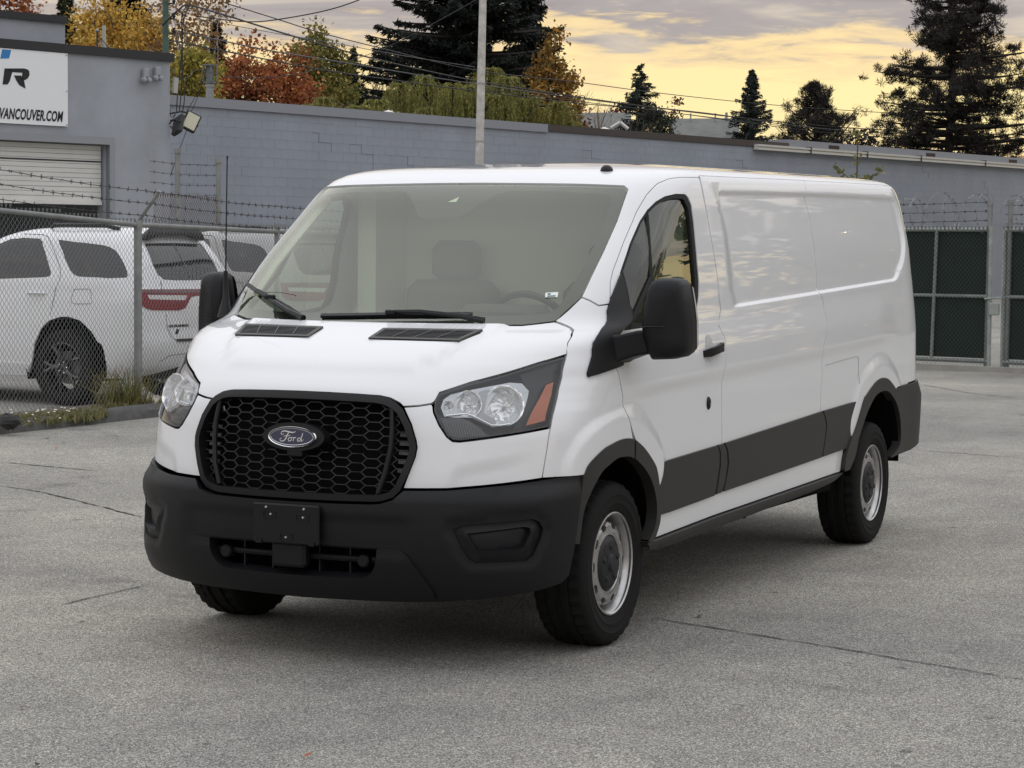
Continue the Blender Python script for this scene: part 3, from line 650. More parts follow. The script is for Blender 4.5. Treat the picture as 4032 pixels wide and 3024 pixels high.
def panel(name, poly, m, parent, holes=(), off=0.0, gap=0.003, flange=0.02, sp=0.035, side='C', dsp=True, lines=()):
    """a sheet of the van's skin cut to a chart polygon, with turned-in edges"""
    loops = [inset(densify(poly), gap)]+[inset(densify(h), -gap) for h in holes]
    lo = loops[0].min(0); hi = loops[0].max(0)
    gx, gy = np.meshgrid(np.arange(lo[0]+sp*.37, hi[0], sp), np.arange(lo[1]+sp*.41, hi[1], sp)); G = np.stack([gx.ravel(), gy.ravel()], 1)
    k = inside(G, loops[0])
    for h in loops[1:]: k &= ~inside(G, h)
    G = G[k]
    for L in loops:
        if len(G):
            dd = np.full(len(G), 9.0)
            for i in range(len(L)):
                a = L[i]; b = L[(i+1) % len(L)]; ab = b-a; t = np.clip(((G-a)@ab)/(ab@ab+1e-12), 0, 1); dd = np.minimum(dd, np.hypot(*(G-a-t[:, None]*ab).T))
            G = G[dd > sp*.35]
    V2 = []; E = []
    for L in loops:
        b = len(V2); n = len(L); V2 += [tuple(p) for p in L]; E += [(b+i, b+(i+1) % n) for i in range(n)]
    for Ln in lines:      # feature lines the triangulation must follow
        Ln = np.asarray(Ln); k = inside(Ln, loops[0])
        for h in loops[1:]: k &= ~inside(Ln, h)
        dd = np.full(len(Ln), 9.0)
        for i in range(len(loops[0])):
            a = loops[0][i]; b = loops[0][(i+1) % len(loops[0])]; ab = b-a; t = np.clip(((Ln-a)@ab)/(ab@ab+1e-12), 0, 1); dd = np.minimum(dd, np.hypot(*(Ln-a-t[:, None]*ab).T))
        k &= dd > .003; ids = {}
        if len(G):
            gd = np.full(len(G), 9.0)
            for i in range(len(Ln)-1):
                a = Ln[i]; b = Ln[i+1]; ab = b-a; t = np.clip(((G-a)@ab)/(ab@ab+1e-12), 0, 1); gd = np.minimum(gd, np.hypot(*(G-a-t[:, None]*ab).T))
            G = G[gd > .006]
        for i in range(len(Ln)):
            if k[i]: ids[i] = len(V2); V2.append(tuple(Ln[i]))
        E += [(ids[i], ids[i+1]) for i in range(len(Ln)-1) if i in ids and i+1 in ids]
    V2 += [tuple(p) for p in G]
    res = geometry.delaunay_2d_cdt([Vector(p) for p in V2], E, [], 0, 1e-6)
    pv = np.array([tuple(p) for p in res[0]]); tri = np.array([f for f in res[2] if len(f) == 3])
    cen = pv[tri].mean(1); k = inside(cen, loops[0])
    for h in loops[1:]: k &= ~inside(cen, h)
    tri = tri[k]
    U = U_of(pv[:, 0]); P, N = skin(U, pv[:, 1], off, dsp)
    allV = [P]; allN = [N]; allF = [tuple(t) for t in tri]; base = len(P)
    if flange:
        for L in loops:
            lu = U_of(L[:, 0]); Pa, Na = skin(lu, L[:, 1], off, dsp); Pb = Pa-Na*flange
            n = len(L); tang = np.roll(Pa, -1, 0)-np.roll(Pa, 1, 0); on = np.cross(tang, Na); on /= np.maximum(np.linalg.norm(on, axis=1, keepdims=True), 1e-9)
            allV += [Pa, Pb]; allN += [on, on]
            for i in range(n):
                j = (i+1) % n
                if L[i, 0] < 1e-4 and L[j, 0] < 1e-4: continue
                if L[i, 1] > 2.845 and L[j, 1] > 2.845: continue
                allF.append((base+i, base+j, base+n+j, base+n+i))
            base += 2*n
    V = np.concatenate(allV); NN = np.concatenate(allN)
    def mk(V, NN, F, nm):
        T = np.array([f[:3] for f in F]); rev = (np.cross(V[T[:, 1]]-V[T[:, 0]], V[T[:, 2]]-V[T[:, 0]])*NN[T[:, 0]]).sum(1) < 0
        F2 = [tuple(reversed(f)) if r else f for f, r in zip(F, rev)]
        me2 = bpy.data.meshes.new(nm); me2.from_pydata(V.tolist(), [], F2); me2.materials.append(m)
        me2.polygons.foreach_set('use_smooth', [True]*len(me2.polygons)); me2.update(); me2.normals_split_custom_set_from_vertices(NN.tolist())
        return link(bpy.data.objects.new(nm, me2), parent)
    mir = np.array([1, -1, 1.0])
    if side == 'C':
        n0 = len(V); F2 = [tuple(i+n0 for i in f) for f in allF]
        return mk(np.concatenate([V, V*mir]), np.concatenate([NN, NN*mir]), allF+F2, name)
    out = []
    if 'L' in side: out.append(mk(V, NN, allF, name))
    if 'R' in side: out.append(mk(V*mir, NN*mir, allF, name))
    return out
def on(u, v, off=0.0, s=1, dsp=True):
    P, N = skin([u], [v], off, dsp); p = P[0]; n = N[0]
    return Vector((p[0], p[1]*s, p[2])), Vector((n[0], n[1]*s, n[2]))

RLINES = [inset(densify(RECL+pts('(1.237,1.444),(1.146,1.782)'), .02), q)[:-30] for q in (.0003, .0075, .0145, .022)]
VAN = empty('cargo_van', (0, 0, 0), 0, 'white low-roof cargo van with black bumper and grille parked on the asphalt lot', 'van')
# --- sheet metal
WS = pts('(0,1.340),(0.140,1.341),(0.253,1.342),(0.366,1.344),(0.485,1.347),(0.591,1.362),(0.660,1.454),(0.680,1.649),(0.688,1.773),(0.687,1.905),(0.66,1.922),(0.459,1.930),(0.236,1.935),(0.077,1.938),(0,1.938)')
HOOD = [(0, 1.083), (.08, 1.082), (.16, 1.079), (.222, 1.075), (.252, 1.067), (.279, 1.050), (.291, 1.036), (.333, 1.041), (.366, 1.049)]+[(.373, 1.058), (.379, 1.091), (.455, 1.130), (.543, 1.162), (.641, 1.201), (.741, 1.232), (.722, 1.300), (.697, 1.321), (.667, 1.333), (.591, 1.356), (.485, 1.341), (.366, 1.338), (.253, 1.336), (.140, 1.335), (0, 1.334)]
VENTP = pts('(0.099,1.304),(0.385,1.306),(0.391,1.301),(0.362,1.272),(0.354,1.270),(0.100,1.272),(0.094,1.277),(0.093,1.300)')
hood = panel('hood', HOOD, paint, VAN, holes=[VENTP], sp=.03)
FASC = [(.292, 1.034), (.333, 1.039), (.366, 1.047), (.371, 1.040), (.377, 1.014), (.397, .966), (.422, .922), (.440, .905), (.460, .903), (.539, .915), (.645, .932), (.753, .950), (.749, .867), (.739, .755), (.603, .740), (.436, .723), (.309, .720), (.321, .772), (.337, .842), (.340, .879), (.336, .906), (.319, .969)]
panel('front_panel', FASC, paint, VAN, side='LR', sp=.014)
FEND = [(.753, .953), (.750, 1.017), (.738, 1.094), (.738, 1.168), (.741, 1.230), (.722, 1.300), (.697, 1.321), (.667, 1.333), (.591, 1.358), (.628, 1.405), (.662, 1.454), (.70, 1.440), (.74, 1.42), (.79, 1.425), (.83, 1.40), (.905, 1.30), (.992, 1.159), (1.009, 1.107), (1.027, 1.025), (1.050, .936), (1.066, .83), (1.052, .842), (1.031, .846), (1.006, .832), (.972, .807), (.930, .772), (.915, .752), (.739, .755), (.749, .867)]
panel('fender', FEND, paint, VAN, side='LR', sp=.016)
ROOF = [(.662, 1.456), (.680, 1.649), (.688, 1.773), (.687, 1.907), (.66, 1.924), (.459, 1.932), (.236, 1.937), (.077, 1.940), (0, 1.940), (0, 2.848), (3, 2.848), (3, 1.94), (2.3, 1.94), (2.14, 2.0), (2.0, 2.01), (1.53, 2.01), (1.018, 2.0)]+list(reversed(DOORF[7:]))+[(.79, 1.427), (.74, 1.422), (.70, 1.442)]
roof = panel('roof', ROOF, paint, VAN, gap=.0015, sp=.04)
dl = [(1.118, .715)]
DOOR = DOORF+[(1.018, 1.985)]+DOORR[1:]+[(1.140, .500), (1.130, .608), (1.117, .690), (1.105, .735), (1.083, .795)]
doors = panel('front_door', DOOR, paint, VAN, holes=[WINDOW], side='LR', sp=.02)
PAN1 = [(1.018, 2.0), (1.53, 2.01)]+SEAM2[1:]+[(1.645, .515), (1.317, .500)]+list(reversed(DOORR[1:]))
panel('cargo_side_panel', PAN1, paint, VAN, side='LR', sp=.018, lines=RLINES)
PAN2 = SEAM2[1:][::-1][0:0]+[(1.53, 2.01), (2.0, 2.01), (2.14, 2.0), (2.3, 1.94), (2.45, 1.94), (2.45, .80), (2.127, .792), (1.953, .787), (1.942, .776)]+[(1.934, .757), (1.920, .79), (1.902, .822), (1.885, .838), (1.868, .840), (1.850, .828), (1.832, .80), (1.815, .77), (1.803, .745), (1.780, .640), (1.755, .575), (1.745, .520)]+list(reversed(SEAM2[1:]))
PAN2 = [p for i, p in enumerate(PAN2) if i == 0 or p != PAN2[i-1]]
rear_side = panel('rear_side_panel', PAN2, paint, VAN, side='LR', sp=.016, lines=RLINES)
panel('rear_door', [(2.45, 1.94), (3, 1.94), (3, .62), (2.45, .62)], paint, VAN, side='LR', sp=.06)
SILL = [(1.144, .500), (1.317, .505), (1.645, .520), (1.738, .524), (1.734, .404), (1.301, .409), (1.160, .401), (1.135, .401)]
panel('sill', SILL, paint, VAN, side='LR', off=-0.004, gap=.001)
def step_off(u, v): return 0.018*sstep(.34, .37, v)
panel('step_bar', [(1.12, .396), (1.160, .396), (1.301, .404), (1.734, .399), (1.70, .372), (1.62, .352), (1.30, .345), (1.164, .343), (1.13, .36)], clad, VAN, side='LR', off=step_off, gap=.001, flange=.05)
# --- cladding along the flank (three lengths a side) and arch lips
def clad_off(u, v): return 0.012*np.ones_like(u)
def arch_off(u, v): return 0.022*np.ones_like(u)
CT = lambda u: float(np.interp(u, [1.10, 1.144, 1.278, 1.309, 1.635, 1.80], [.722, .730, .737, .738, .765, .771]))
CB = lambda u: float(np.interp(u, [1.10, 1.144, 1.291, 1.314, 1.748], [.494, .497, .506, .511, .525]))
def strip(u0, u1, kick=0.0, n=5):
    us = np.linspace(u0, u1, n); lo = [(u, CB(u)-.002) for u in us]; hi = [(u, CT(u)) for u in us[::-1]]
    L = lo+hi; return L
def rb(poly, k):   # bowed ends where two lengths meet
    return poly
panel('side_cladding', [(1.144, .498)]+strip(1.17, 1.294)[0:5]+[(1.297, .56), (1.300, .65), (1.298, .70), (1.290, CT(1.29))]+[(u, CT(u)) for u in (1.25, 1.20, 1.16)]+[(1.114, .722), (1.118, .690), (1.128, .608), (1.138, .52)], clad, VAN, side='LR', off=clad_off, gap=.002, dsp=False)
panel('side_cladding', [(1.298, .507), (1.314, .509), (1.321, .56), (1.324, .64), (1.319, .70), (1.309, CT(1.309)), (1.292, CT(1.292)), (1.301, .70), (1.304, .64), (1.302, .56)], clad, VAN, side='LR', off=clad_off, gap=.002, dsp=False)
panel('side_cladding', strip(1.319, 1.645)[0:5]+[(1.650, .60), (1.653, .68), (1.648, .72), (1.637, CT(1.637))]+[(u, CT(u)) for u in (1.55, 1.45, 1.36, 1.312)]+[(1.322, .70), (1.328, .64), (1.325, .56)], clad, VAN, side='LR', off=clad_off, gap=.002, dsp=False)
panel('side_cladding', [(1.648, .520), (1.746, .524), (1.762, .575), (1.782, .650), (1.806, .771)]+[(1.75, CT(1.75)), (1.69, CT(1.69)), (1.640, CT(1.64)), (1.651, .72), (1.656, .68), (1.653, .60)], clad, VAN, side='LR', off=clad_off, gap=.002, dsp=False)
panel('wheel_arch_trim', smooth(ARCH_F[:7]+[(1.050, .871), (1.062, .860)])+[(1.064, .779)]+list(reversed(smooth(ARCH_FI[:7]+[(1.058, .787)]))), clad, VAN, side='LR', off=arch_off, gap=.001, dsp=False, sp=.03, flange=.05)
panel('wheel_arch_trim', smooth([(1.066, .856), (1.071, .848)]+ARCH_F[9:])+list(reversed(smooth([(1.067, .775)]+ARCH_FI[7:]))), clad, VAN, side='LR', off=arch_off, gap=.001, dsp=False, sp=.03, flange=.05)
panel('wheel_arch_trim', smooth(ARCH_R)+list(reversed(smooth(ARCH_RI))), clad, VAN, side='LR', off=arch_off, gap=.001, dsp=False, sp=.03, flange=.05)
# --- rear bumper
def rb_off(u, v): return 0.012+0.03*sstep(2.0, 2.2, u)*(1-sstep(.70, .80, v))
panel('rear_bumper', [(1.944, .770), (1.960, .711), (1.976, .641), (1.985, .558), (1.986, .480), (1.978, .42), (1.942, .379), (2.041, .385), (2.2, .42), (3, .42), (3, .66), (2.45, .66), (2.30, .79), (2.127, .788), (1.953, .782)], clad, VAN, side='LR', off=rb_off, gap=.002, dsp=False, sp=.05)
# --- front bumper
_bo = pchip([.20, .26, .30, .36, .45, .60, .675, .71, .735, .80], [-.01, 0.0, .016, .032, .044, .050, .046, .030, .014, .010])
POD = pts('(0.458,0.569),(0.490,0.585),(0.696,0.600),(0.722,0.587),(0.738,0.559),(0.733,0.522),(0.712,0.459),(0.687,0.441),(0.529,0.442),(0.507,0.456),(0.485,0.499)')
def bump_off(u, v):
    u = np.atleast_1d(u); v = np.atleast_1d(v); o = _bo(v)*(1-0.55*sstep(.66, .90, u))+0.006*sstep(.66, .90, u)
    o = o-0.011*(1-sstep(.600, .622, v))*sstep(.44, .50, v)*(1-sstep(.30, .37, u))                 # band set back below the grille lip
    m = (u > .40) & (u < .80) & (v > .38) & (v < .66)
    if m.any(): o[m] = o[m]-0.012*(1-sstep(.0, .05, sdist(np.stack([A_of(u[m]), v[m]], 1), POD)))   # dish round the lamp pocket
    return o
PODI = pts('(0.496,0.553),(0.673,0.574),(0.694,0.568),(0.697,0.551),(0.679,0.493),(0.660,0.481),(0.545,0.477),(0.528,0.488)')
OPEN = pts('(0,0.492),(0.249,0.489),(0.247,0.45),(0.243,0.429),(0.230,0.395),(0.210,0.378),(0.10,0.373),(0,0.371)')
VAL = pts('(0,0.494),(0.10,0.493),(0.251,0.491),(0.300,0.495),(0.318,0.488),(0.336,0.468),(0.382,0.376),(0.402,0.33),(0.410,0.292),(0.30,0.280),(0,0.270)')
BUMP = [(0, .656), (.12, .657), (.231, .660), (.256, .664), (.289, .680), (.307, .706), (.316, .716), (.436, .719), (.603, .736), (.739, .750), (.903, .760), (.892, .711), (.884, .600), (.882, .483), (.873, .359), (.842, .335), (.70, .31), (.441, .280), (.314, .270), (0, .258)]
fb = panel('front_bumper', BUMP, blackpl, VAN, holes=[POD, VAL[:0] or OPEN], off=bump_off, gap=.002, dsp=False, sp=.03, flange=.04)
def val_off(u, v): return bump_off(u, v)+0.012
panel('lower_valance', VAL, blackpl, VAN, holes=[OPEN], off=val_off, gap=.001, dsp=False, sp=.03, flange=.035)
def pod_off(u, v): return bump_off(u, v)-0.014
def podi_off(u, v): return bump_off(u, v)-0.040
for o in panel('lamp_pocket', POD, blackpl, VAN, holes=[PODI], off=pod_off, gap=-.001, dsp=False, sp=.03, flange=.035, side='LR'): pass
panel('lamp_blank', PODI, satin, VAN, off=podi_off, gap=-.001, dsp=False, sp=.03, flange=0, side='LR')
# bars seen in the lower opening
darkin = mat('intake_black', (.007, .007, .008), rough=.55, spec=.25)
mb = MB(); mb.tube([on(u, .437, .0, 1, False)[0] for u in (.26, .15, 0)]+[on(u, .437, .0, -1, False)[0] for u in (.15, .26)], .013, 8)

mb.build('lower_intake_bar', darkin, VAN, True)
for s in (1, -1):
    p, n = on(.207, .437, .018, s, False); mb = MB(); mb.lathe([(0, .022), (.020, .022), (.026, .015), (.026, -.02)], 20, Matrix.Translation(p) @ Matrix.Rotation(-R(90), 4, 'Z')); mb.build('tow_eye_cover', darkin, VAN, True)
    for u in (.07, .16):
        p, n = on(u, .432, -.015, s, False); mb = MB(); mb.box(p, (.03, .006, .115)); mb.build('intake_rib', satin, VAN)
mb = MB(); mb.bevbox((1.015, 0, .445), (.05, .155, .10), .012); mb.build('radar_cover', darkin, VAN)
mb = MB(); mb.box((.86, 0, .50), (.02, 1.1, .34)); mb.build('radiator_shroud', void, VAN)
# --- plate bracket
PB = empty('plate_bracket', (1.049, 0, .567), 0, parent=VAN)
mb = MB(); mb.bevbox((0, 0, 0), (.014, .302, .158), .006); mb.build('bracket_board', blackpl, PB)
for y, z, mm in ((-.087, .063, steel), (.085, .063, steel), (-.066, .036, steel), (.082, .030, steel), (.004, -.052, steel)):
    mb = MB(); mb.lathe([(0, .006), (.004, .005), (.006, .001), (.006, 0)], 12, Matrix.Translation((.007, y, z)) @ Matrix.Rotation(-R(90), 4, 'Z')); mb.build('screw', mm, PB, True)
for y, z in ((-.072, .034), (.078, .028), (.004, -.052)):
    mb = MB()
    for a, b, c, d in ((0, .012, .056, .003), (0, -.012, .056, .003), (-.028, 0, .003, .027), (.028, 0, .003, .027)): mb.box((.0075, y+a, z+b), (.004, c, d))
    mb.build('slot_frame', satin, PB)
for y in (-.12, .12):
    mb = MB(); mb.box((.008, y, -.072), (.008, .026, .016)); mb.build('clip', blackpl, PB)
# --- grille
GR = empty('grille', (0, 0, 0), 0, parent=VAN)
gin = inset(densify(GRILLE, .02), .027); GIN = [(float(U_of(a)), b) for a, b in gin]; gin[:, 0] = np.maximum(gin[:, 0], 0)
GIN[0] = (0, GIN[0][1])
def gs_off(u, v): return 0.016*np.ones_like(u)
gsur = panel('grille_surround', GRILLE, satin, GR, holes=[GIN], off=gs_off, gap=.001, dsp=False, sp=.015, flange=.05)
def hexbars(offs, w, d):
    mb = MB(); pitch_a, pitch_v = .062, .0355; rows = range(-2, 16)
    H = lambda a, b: (a, b)
    segs = set()
    for r in range(0, 14):
        vc = .655+r*pitch_v
        for c in range(-1, 12):
            ac = c*pitch_a*1.0*1.5 if False else c*pitch_a*2*.5
            ac = c*pitch_a+(0 if True else 0)
            if c % 2: vv = vc+pitch_v/2
            else: vv = vc
            hw, tw, hh = .0413, .0207, pitch_v/2
            P = [(ac-hw, vv), (ac-tw, vv+hh), (ac+tw, vv+hh), (ac+hw, vv), (ac+tw, vv-hh), (ac-tw, vv-hh)]
            for i in range(6):
                a, b = P[i], P[(i+1) % 6]; k = tuple(sorted(((round(a[0], 3), round(a[1], 4)), (round(b[0], 3), round(b[1], 4))))); segs.add(k)
    for (a, b) in sorted(segs):
        mid = np.array([[(a[0]+b[0])/2, (a[1]+b[1])/2]])
        if mid[0, 0] < -1e-3 or not inside(mid, gin)[0]: continue
        for s in (1, -1):
            pa, na = on(float(U_of(max(a[0], 0))), a[1], offs, s, False); pb, nb = on(float(U_of(max(b[0], 0))), b[1], offs, s, False)
            t = (pb-pa); 
            if t.length < 1e-4: continue
            t.normalize(); n = ((na+nb)/2).normalized(); e = n.cross(t)*w; dn = n*d
            mb.add([pa+e, pa-e, pb-e, pb+e, pa+e-dn, pa-e-dn, pb-e-dn, pb+e-dn], [(0, 1, 2, 3), (0, 3, 7, 4), (1, 5, 6, 2), (4, 7, 6, 5)])
    return mb
hexm = mat('grille_mesh_black', (0.022, 0.023, 0.025), rough=.45)
hexbars(-.012, .0016, .008).build('grille_mesh', hexm, GR)
gb = panel('grille_backing', GIN, void, GR, off=-.075, gap=-.02, dsp=False, sp=.05, flange=0)
for s in (1, -1):
    L = [on(u, v, .0, s, False)[0] for u, v in ((.262, 1.030), (.268, .95), (.268, .88), (.258, .78), (.240, .70))]; mb = MB(); mb.tube(L, .011, 8); mb.build('grille_strut', satin, GR, True)
    mb = MB()
    for k in range(5): p, n = on(.300, .93-k*.035, -.05, s, False); mb.box(p, (.012, .05, .013))
    mb.build('shutter_vane', trimgrey, GR)
# --- badge
BAD = empty('badge', (.992, .002, .907), 0, parent=VAN); BADM = Matrix.Rotation(R(-4), 4, 'Y')
def ell(a, b, x0, x1, n=40, M=None):
    P = [(a*math.cos(2*math.pi*i/n), b*math.sin(2*math.pi*i/n)) for i in range(n)]; mb = MB()
    mb.prism(P, x0, x1, lambda y, z, x: BADM @ Vector((x, y, z))); return mb
mb = ell(.140, .056, -.05, .006); mb.build('badge_plinth', satin, BAD)
mb = MB(); n = 44
for i in range(n):
    a0, a1 = 2*math.pi*i/n, 2*math.pi*(i+1)/n
    prof = [(1.0, .004), (1.0, .016), (.975, .021), (.945, .018)]
    for k in range(3):
        q = lambda s, a, x: BADM @ Vector((x, .110*s*math.cos(a), .0435*(s if s > .99 else 1-(1-s)*2.3)*math.sin(a)))
        mb.add([q(prof[k][0], a0, prof[k][1]), q(prof[k][0], a1, prof[k][1]), q(prof[k+1][0], a1, prof[k+1][1]), q(prof[k+1][0], a0, prof[k+1][1])], [(0, 1, 2, 3)])
mb.build('badge_rim', chrome, BAD, True)
mb = ell(.105, .0385, .004, .0175); mb.build('badge_field', mat('badge_navy', (0.010, 0.016, 0.055), rough=.12, coat=1.0), BAD)
mb = MB(); mb.tube([BADM @ Vector((.0185, .097*math.cos(2*math.pi*i/48), .0328*math.sin(2*math.pi*i/48))) for i in range(48)], .0011, 5, closed=True); mb.build('badge_inner_line', chrome, BAD)
STK = [  # the script word, as brush strokes (y, z, half width) in units of the oval
 [(-.036, .010, .9), (-.046, .006, .9), (-.050, .011, 1.0), (-.045, .019, 1.3), (-.034, .0215, 1.7), (-.018, .0195, 2.0), (.0, .0165, 1.9), (.012, .018, 1.2), (.018, .0215, .6)],
 [(-.014, .017, 1.6), (-.021, .005, 2.0), (-.027, -.009, 2.0), (-.036, -.018, 1.6), (-.048, -.0195, 1.2), (-.054, -.014, 1.0), (-.051, -.008, .8), (-.044, -.008, .7)],
 [(-.036, .000, .8), (-.026, .003, 1.2), (-.014, .003, 1.1), (-.006, .006, .6)],
 [(-.004, -.003, 1.1), (-.012, -.005, 1.4), (-.016, -.012, 1.5), (-.012, -.0175, 1.3), (-.004, -.016, 1.2), (.000, -.009, 1.4), (-.003, -.003, 1.1), (.006, -.003, .7)],
 [(.006, -.002, 1.0), (.010, -.004, 1.4), (.007, -.017, 1.4)], [(.008, -.009, .8), (.014, -.003, 1.2), (.020, -.003, 1.4)],
 [(.040, -.004, 1.0), (.032, -.004, 1.3), (.026, -.010, 1.5), (.028, -.0165, 1.3), (.035, -.016, 1.2), (.041, -.009, 1.2), (.046, .002, 1.5), (.050, .016, 1.3)],
 [(.044, -.004, 1.3), (.043, -.0165, 1.4), (.050, -.014, .8), (.055, -.008, .5)]]
mb = MB()
for S in STK:
    for i in range(len(S)-1):
        (a, b, w0), (c, d, w1) = S[i], S[i+1]; L = math.hypot(c-a, d-b); nx, nz = -(d-b)/L*.00125, (c-a)/L*.00125
        mb.add([BADM @ Vector((.0192, a+nx*w0, b+nz*w0)), BADM @ Vector((.0192, a-nx*w0, b-nz*w0)), BADM @ Vector((.0192, c-nx*w1, d-nz*w1)), BADM @ Vector((.0192, c+nx*w1, d+nz*w1))], [(0, 1, 2, 3)])
        k = 8; mb.add([BADM @ Vector((.0193, a+.00125*w0*math.cos(2*math.pi*j/k), b+.00125*w0*math.sin(2*math.pi*j/k))) for j in range(k)], [tuple(range(k))])
mb.build('badge_lettering', chrome, BAD)
mb = MB(); mb.bevbox((.985, .005, .845), (.03, .07, .035), .006); mb.build('front_camera', satin, VAN)
# --- hood vents: frame, slats and dividers under the hood
def ventpart(s):
    V = empty('hood_vent', (0, 0, 0), 0, parent=hood)
    q = {'ot': (.385, 1.305), 'ob': (.358, 1.271), 'it': (.099, 1.304), 'ib': (.097, 1.273)}
    C = {k: on(*p, .004, s)[0] for k, p in q.items()}
    def P(a, b, h=0.0):   # a inner->outer, b rear->front
        p = (C['it']*(1-b)+C['ib']*b)*(1-a)+(C['ot']*(1-b)+C['ob']*b)*a; return p+Vector((.3, 0, .95))*h
    mb = MB()
    for a0, a1, b0, b1 in ((-.02, 1.02, -.09, .08), (-.02, 1.02, .92, 1.09), (-.02, .025, .08, .92), (.975, 1.02, .08, .92)):
        mb.add([P(a0, b0, .003), P(a1, b0, .003), P(a1, b1, .003), P(a0, b1, .003), P(a0, b0, -.012), P(a1, b0, -.012), P(a1, b1, -.012), P(a0, b1, -.012)], [(0, 1, 2, 3), (0, 4, 5, 1), (1, 5, 6, 2), (2, 6, 7, 3), (3, 7, 4, 0)])
    mb.build('vent_frame', mat('vent_grey_plastic', (.055, .052, .05), rough=.5), V)
    for k in range(6):
        b0 = .10+k*.135; mb = MB(); mb.add([P(.03, b0, .002), P(.97, b0, .002), P(.97, b0+.06, .002), P(.03, b0+.06, .002), P(.03, b0+.01, -.012), P(.97, b0+.01, -.012)], [(0, 1, 2, 3), (0, 4, 5, 1)]); mb.build('vent_slat', satin, V)
    for a in (.25, .5, .75):
        mb = MB(); mb.add([P(a+.03, .08, .004), P(a+.042, .08, .004), P(a-.018, .92, .004), P(a-.03, .92, .004)], [(0, 1, 2, 3)]); mb.build('vent_divider', trimgrey, V)
    mb = MB(); mb.add([P(-.02, -.1, -.02), P(1.02, -.1, -.02), P(1.02, 1.1, -.02), P(-.02, 1.1, -.02)], [(0, 1, 2, 3)]); mb.build('vent_well', void, V)
ventpart(1); ventpart(-1)
# --- windshield, shaded border, sensor panel, cowl
ws = panel('windshield', WS, wglass, VAN, off=-.006, gap=.002, flange=0, dsp=False, sp=.06)
FRI = pts('(0,1.388),(0.231,1.386),(0.349,1.386),(0.500,1.391),(0.560,1.400),(0.586,1.420),(0.602,1.476),(0.622,1.596),(0.634,1.734),(0.636,1.855),(0.620,1.880),(0.590,1.890),(0.431,1.903),(0.200,1.907),(0.166,1.894),(0.121,1.849),(0.079,1.799),(0.060,1.788),(0,1.786)')
panel('windshield_border', WS, frit, ws, holes=[FRI], off=-.011, gap=.002, flange=0, dsp=False, sp=.05)
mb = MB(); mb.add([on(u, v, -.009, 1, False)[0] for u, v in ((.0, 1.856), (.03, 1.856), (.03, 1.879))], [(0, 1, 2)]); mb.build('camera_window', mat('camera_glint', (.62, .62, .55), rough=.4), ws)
mb = MB(); mb.add([on(u, v, -.003, 1, False)[0] for u, v in ((.520, 1.475), (.566, 1.478), (.570, 1.457), (.526, 1.456))], [(0, 1, 2, 3)]); mb.build('inspection_sticker', mat('sticker_white', (.75, .80, .77), rough=.6), ws)
mb = MB(); mb.add([on(u, v, -.002, 1, False)[0] for u, v in ((.531, 1.4625), (.561, 1.4645), (.5625, 1.4595), (.533, 1.4580))], [(0, 1, 2, 3)]); mb.build('sticker_print', mat('sticker_ink', (.12, .20, .19), rough=.6), ws)
mb = MB(); mb.add([on(u, v, -.002, 1, False)[0] for u, v in ((.529, 1.472), (.540, 1.473), (.541, 1.466), (.531, 1.466))], [(0, 1, 2, 3)]); mb.build('sticker_print', MATS['sticker_ink'], ws)
COWL = [(0, 1.345), (.14, 1.346), (.253, 1.347), (.366, 1.349), (.485, 1.352), (.60, 1.372), (.62, 1.365), (.600, 1.350), (.485, 1.332), (.253, 1.328), (0, 1.326)]
panel('cowl_panel', COWL, satin, VAN, off=-.016, gap=0, flange=.03, dsp=False, sp=.03)
# --- wipers
def wiper(blade, arm, s, nm='wiper'):
    Wp = empty(nm, (0, 0, 0), 0, parent=VAN); o = .02
    B = [on(u, v, .016, q, False) for u, v, q in blade]; pth = [p for p, _ in B]
    mb = MB()
    for i in range(len(pth)-1):
        a, b = pth[i], pth[i+1]; n = B[i][1]; t = (b-a).normalized(); e = n.cross(t)*.009
        for (e0, z0, z1) in ((e, .0, .012), (e*.35, -.014, .0)):
            mb.add([a+e0+n*z1, a-e0+n*z1, b-e0+n*z1, b+e0+n*z1, a+e0+n*z0, a-e0+n*z0, b-e0+n*z0, b+e0+n*z0], [(0, 1, 2, 3), (0, 3, 7, 4), (1, 5, 6, 2), (0, 4, 5, 1), (3, 2, 6, 7)])
    mb.build('blade', satin, Wp)
    Ap = [on(u, v, h, q, False)[0] for u, v, h, q in arm]; mb = MB(); mb.tube(Ap, [.016]+[.011]*(len(Ap)-2)+[.007], 6); mb.build('arm', satin, Wp)
    mid = pth[len(pth)//2]; mb = MB(); mb.bevbox(mid+B[0][1]*.018, (.03, .045, .02), .004); mb.build('blade_clip', satin, Wp)
wiper([(.150, 1.347, -1), (.04, 1.352, -1), (.07, 1.358, 1), (.20, 1.362, 1), (.315, 1.366, 1)], [(.362, 1.342, .02, 1), (.28, 1.350, .035, 1), (.16, 1.358, .04, 1), (.06, 1.360, .035, 1)], 1)
wiper([(.587, 1.473, -1), (.48, 1.445, -1), (.378, 1.414, -1), (.29, 1.378, -1), (.216, 1.342, -1)], [(.205, 1.335, .02, -1), (.27, 1.356, .03, -1), (.345, 1.389, .035, -1), (.40, 1.414, .03, -1)], -1)
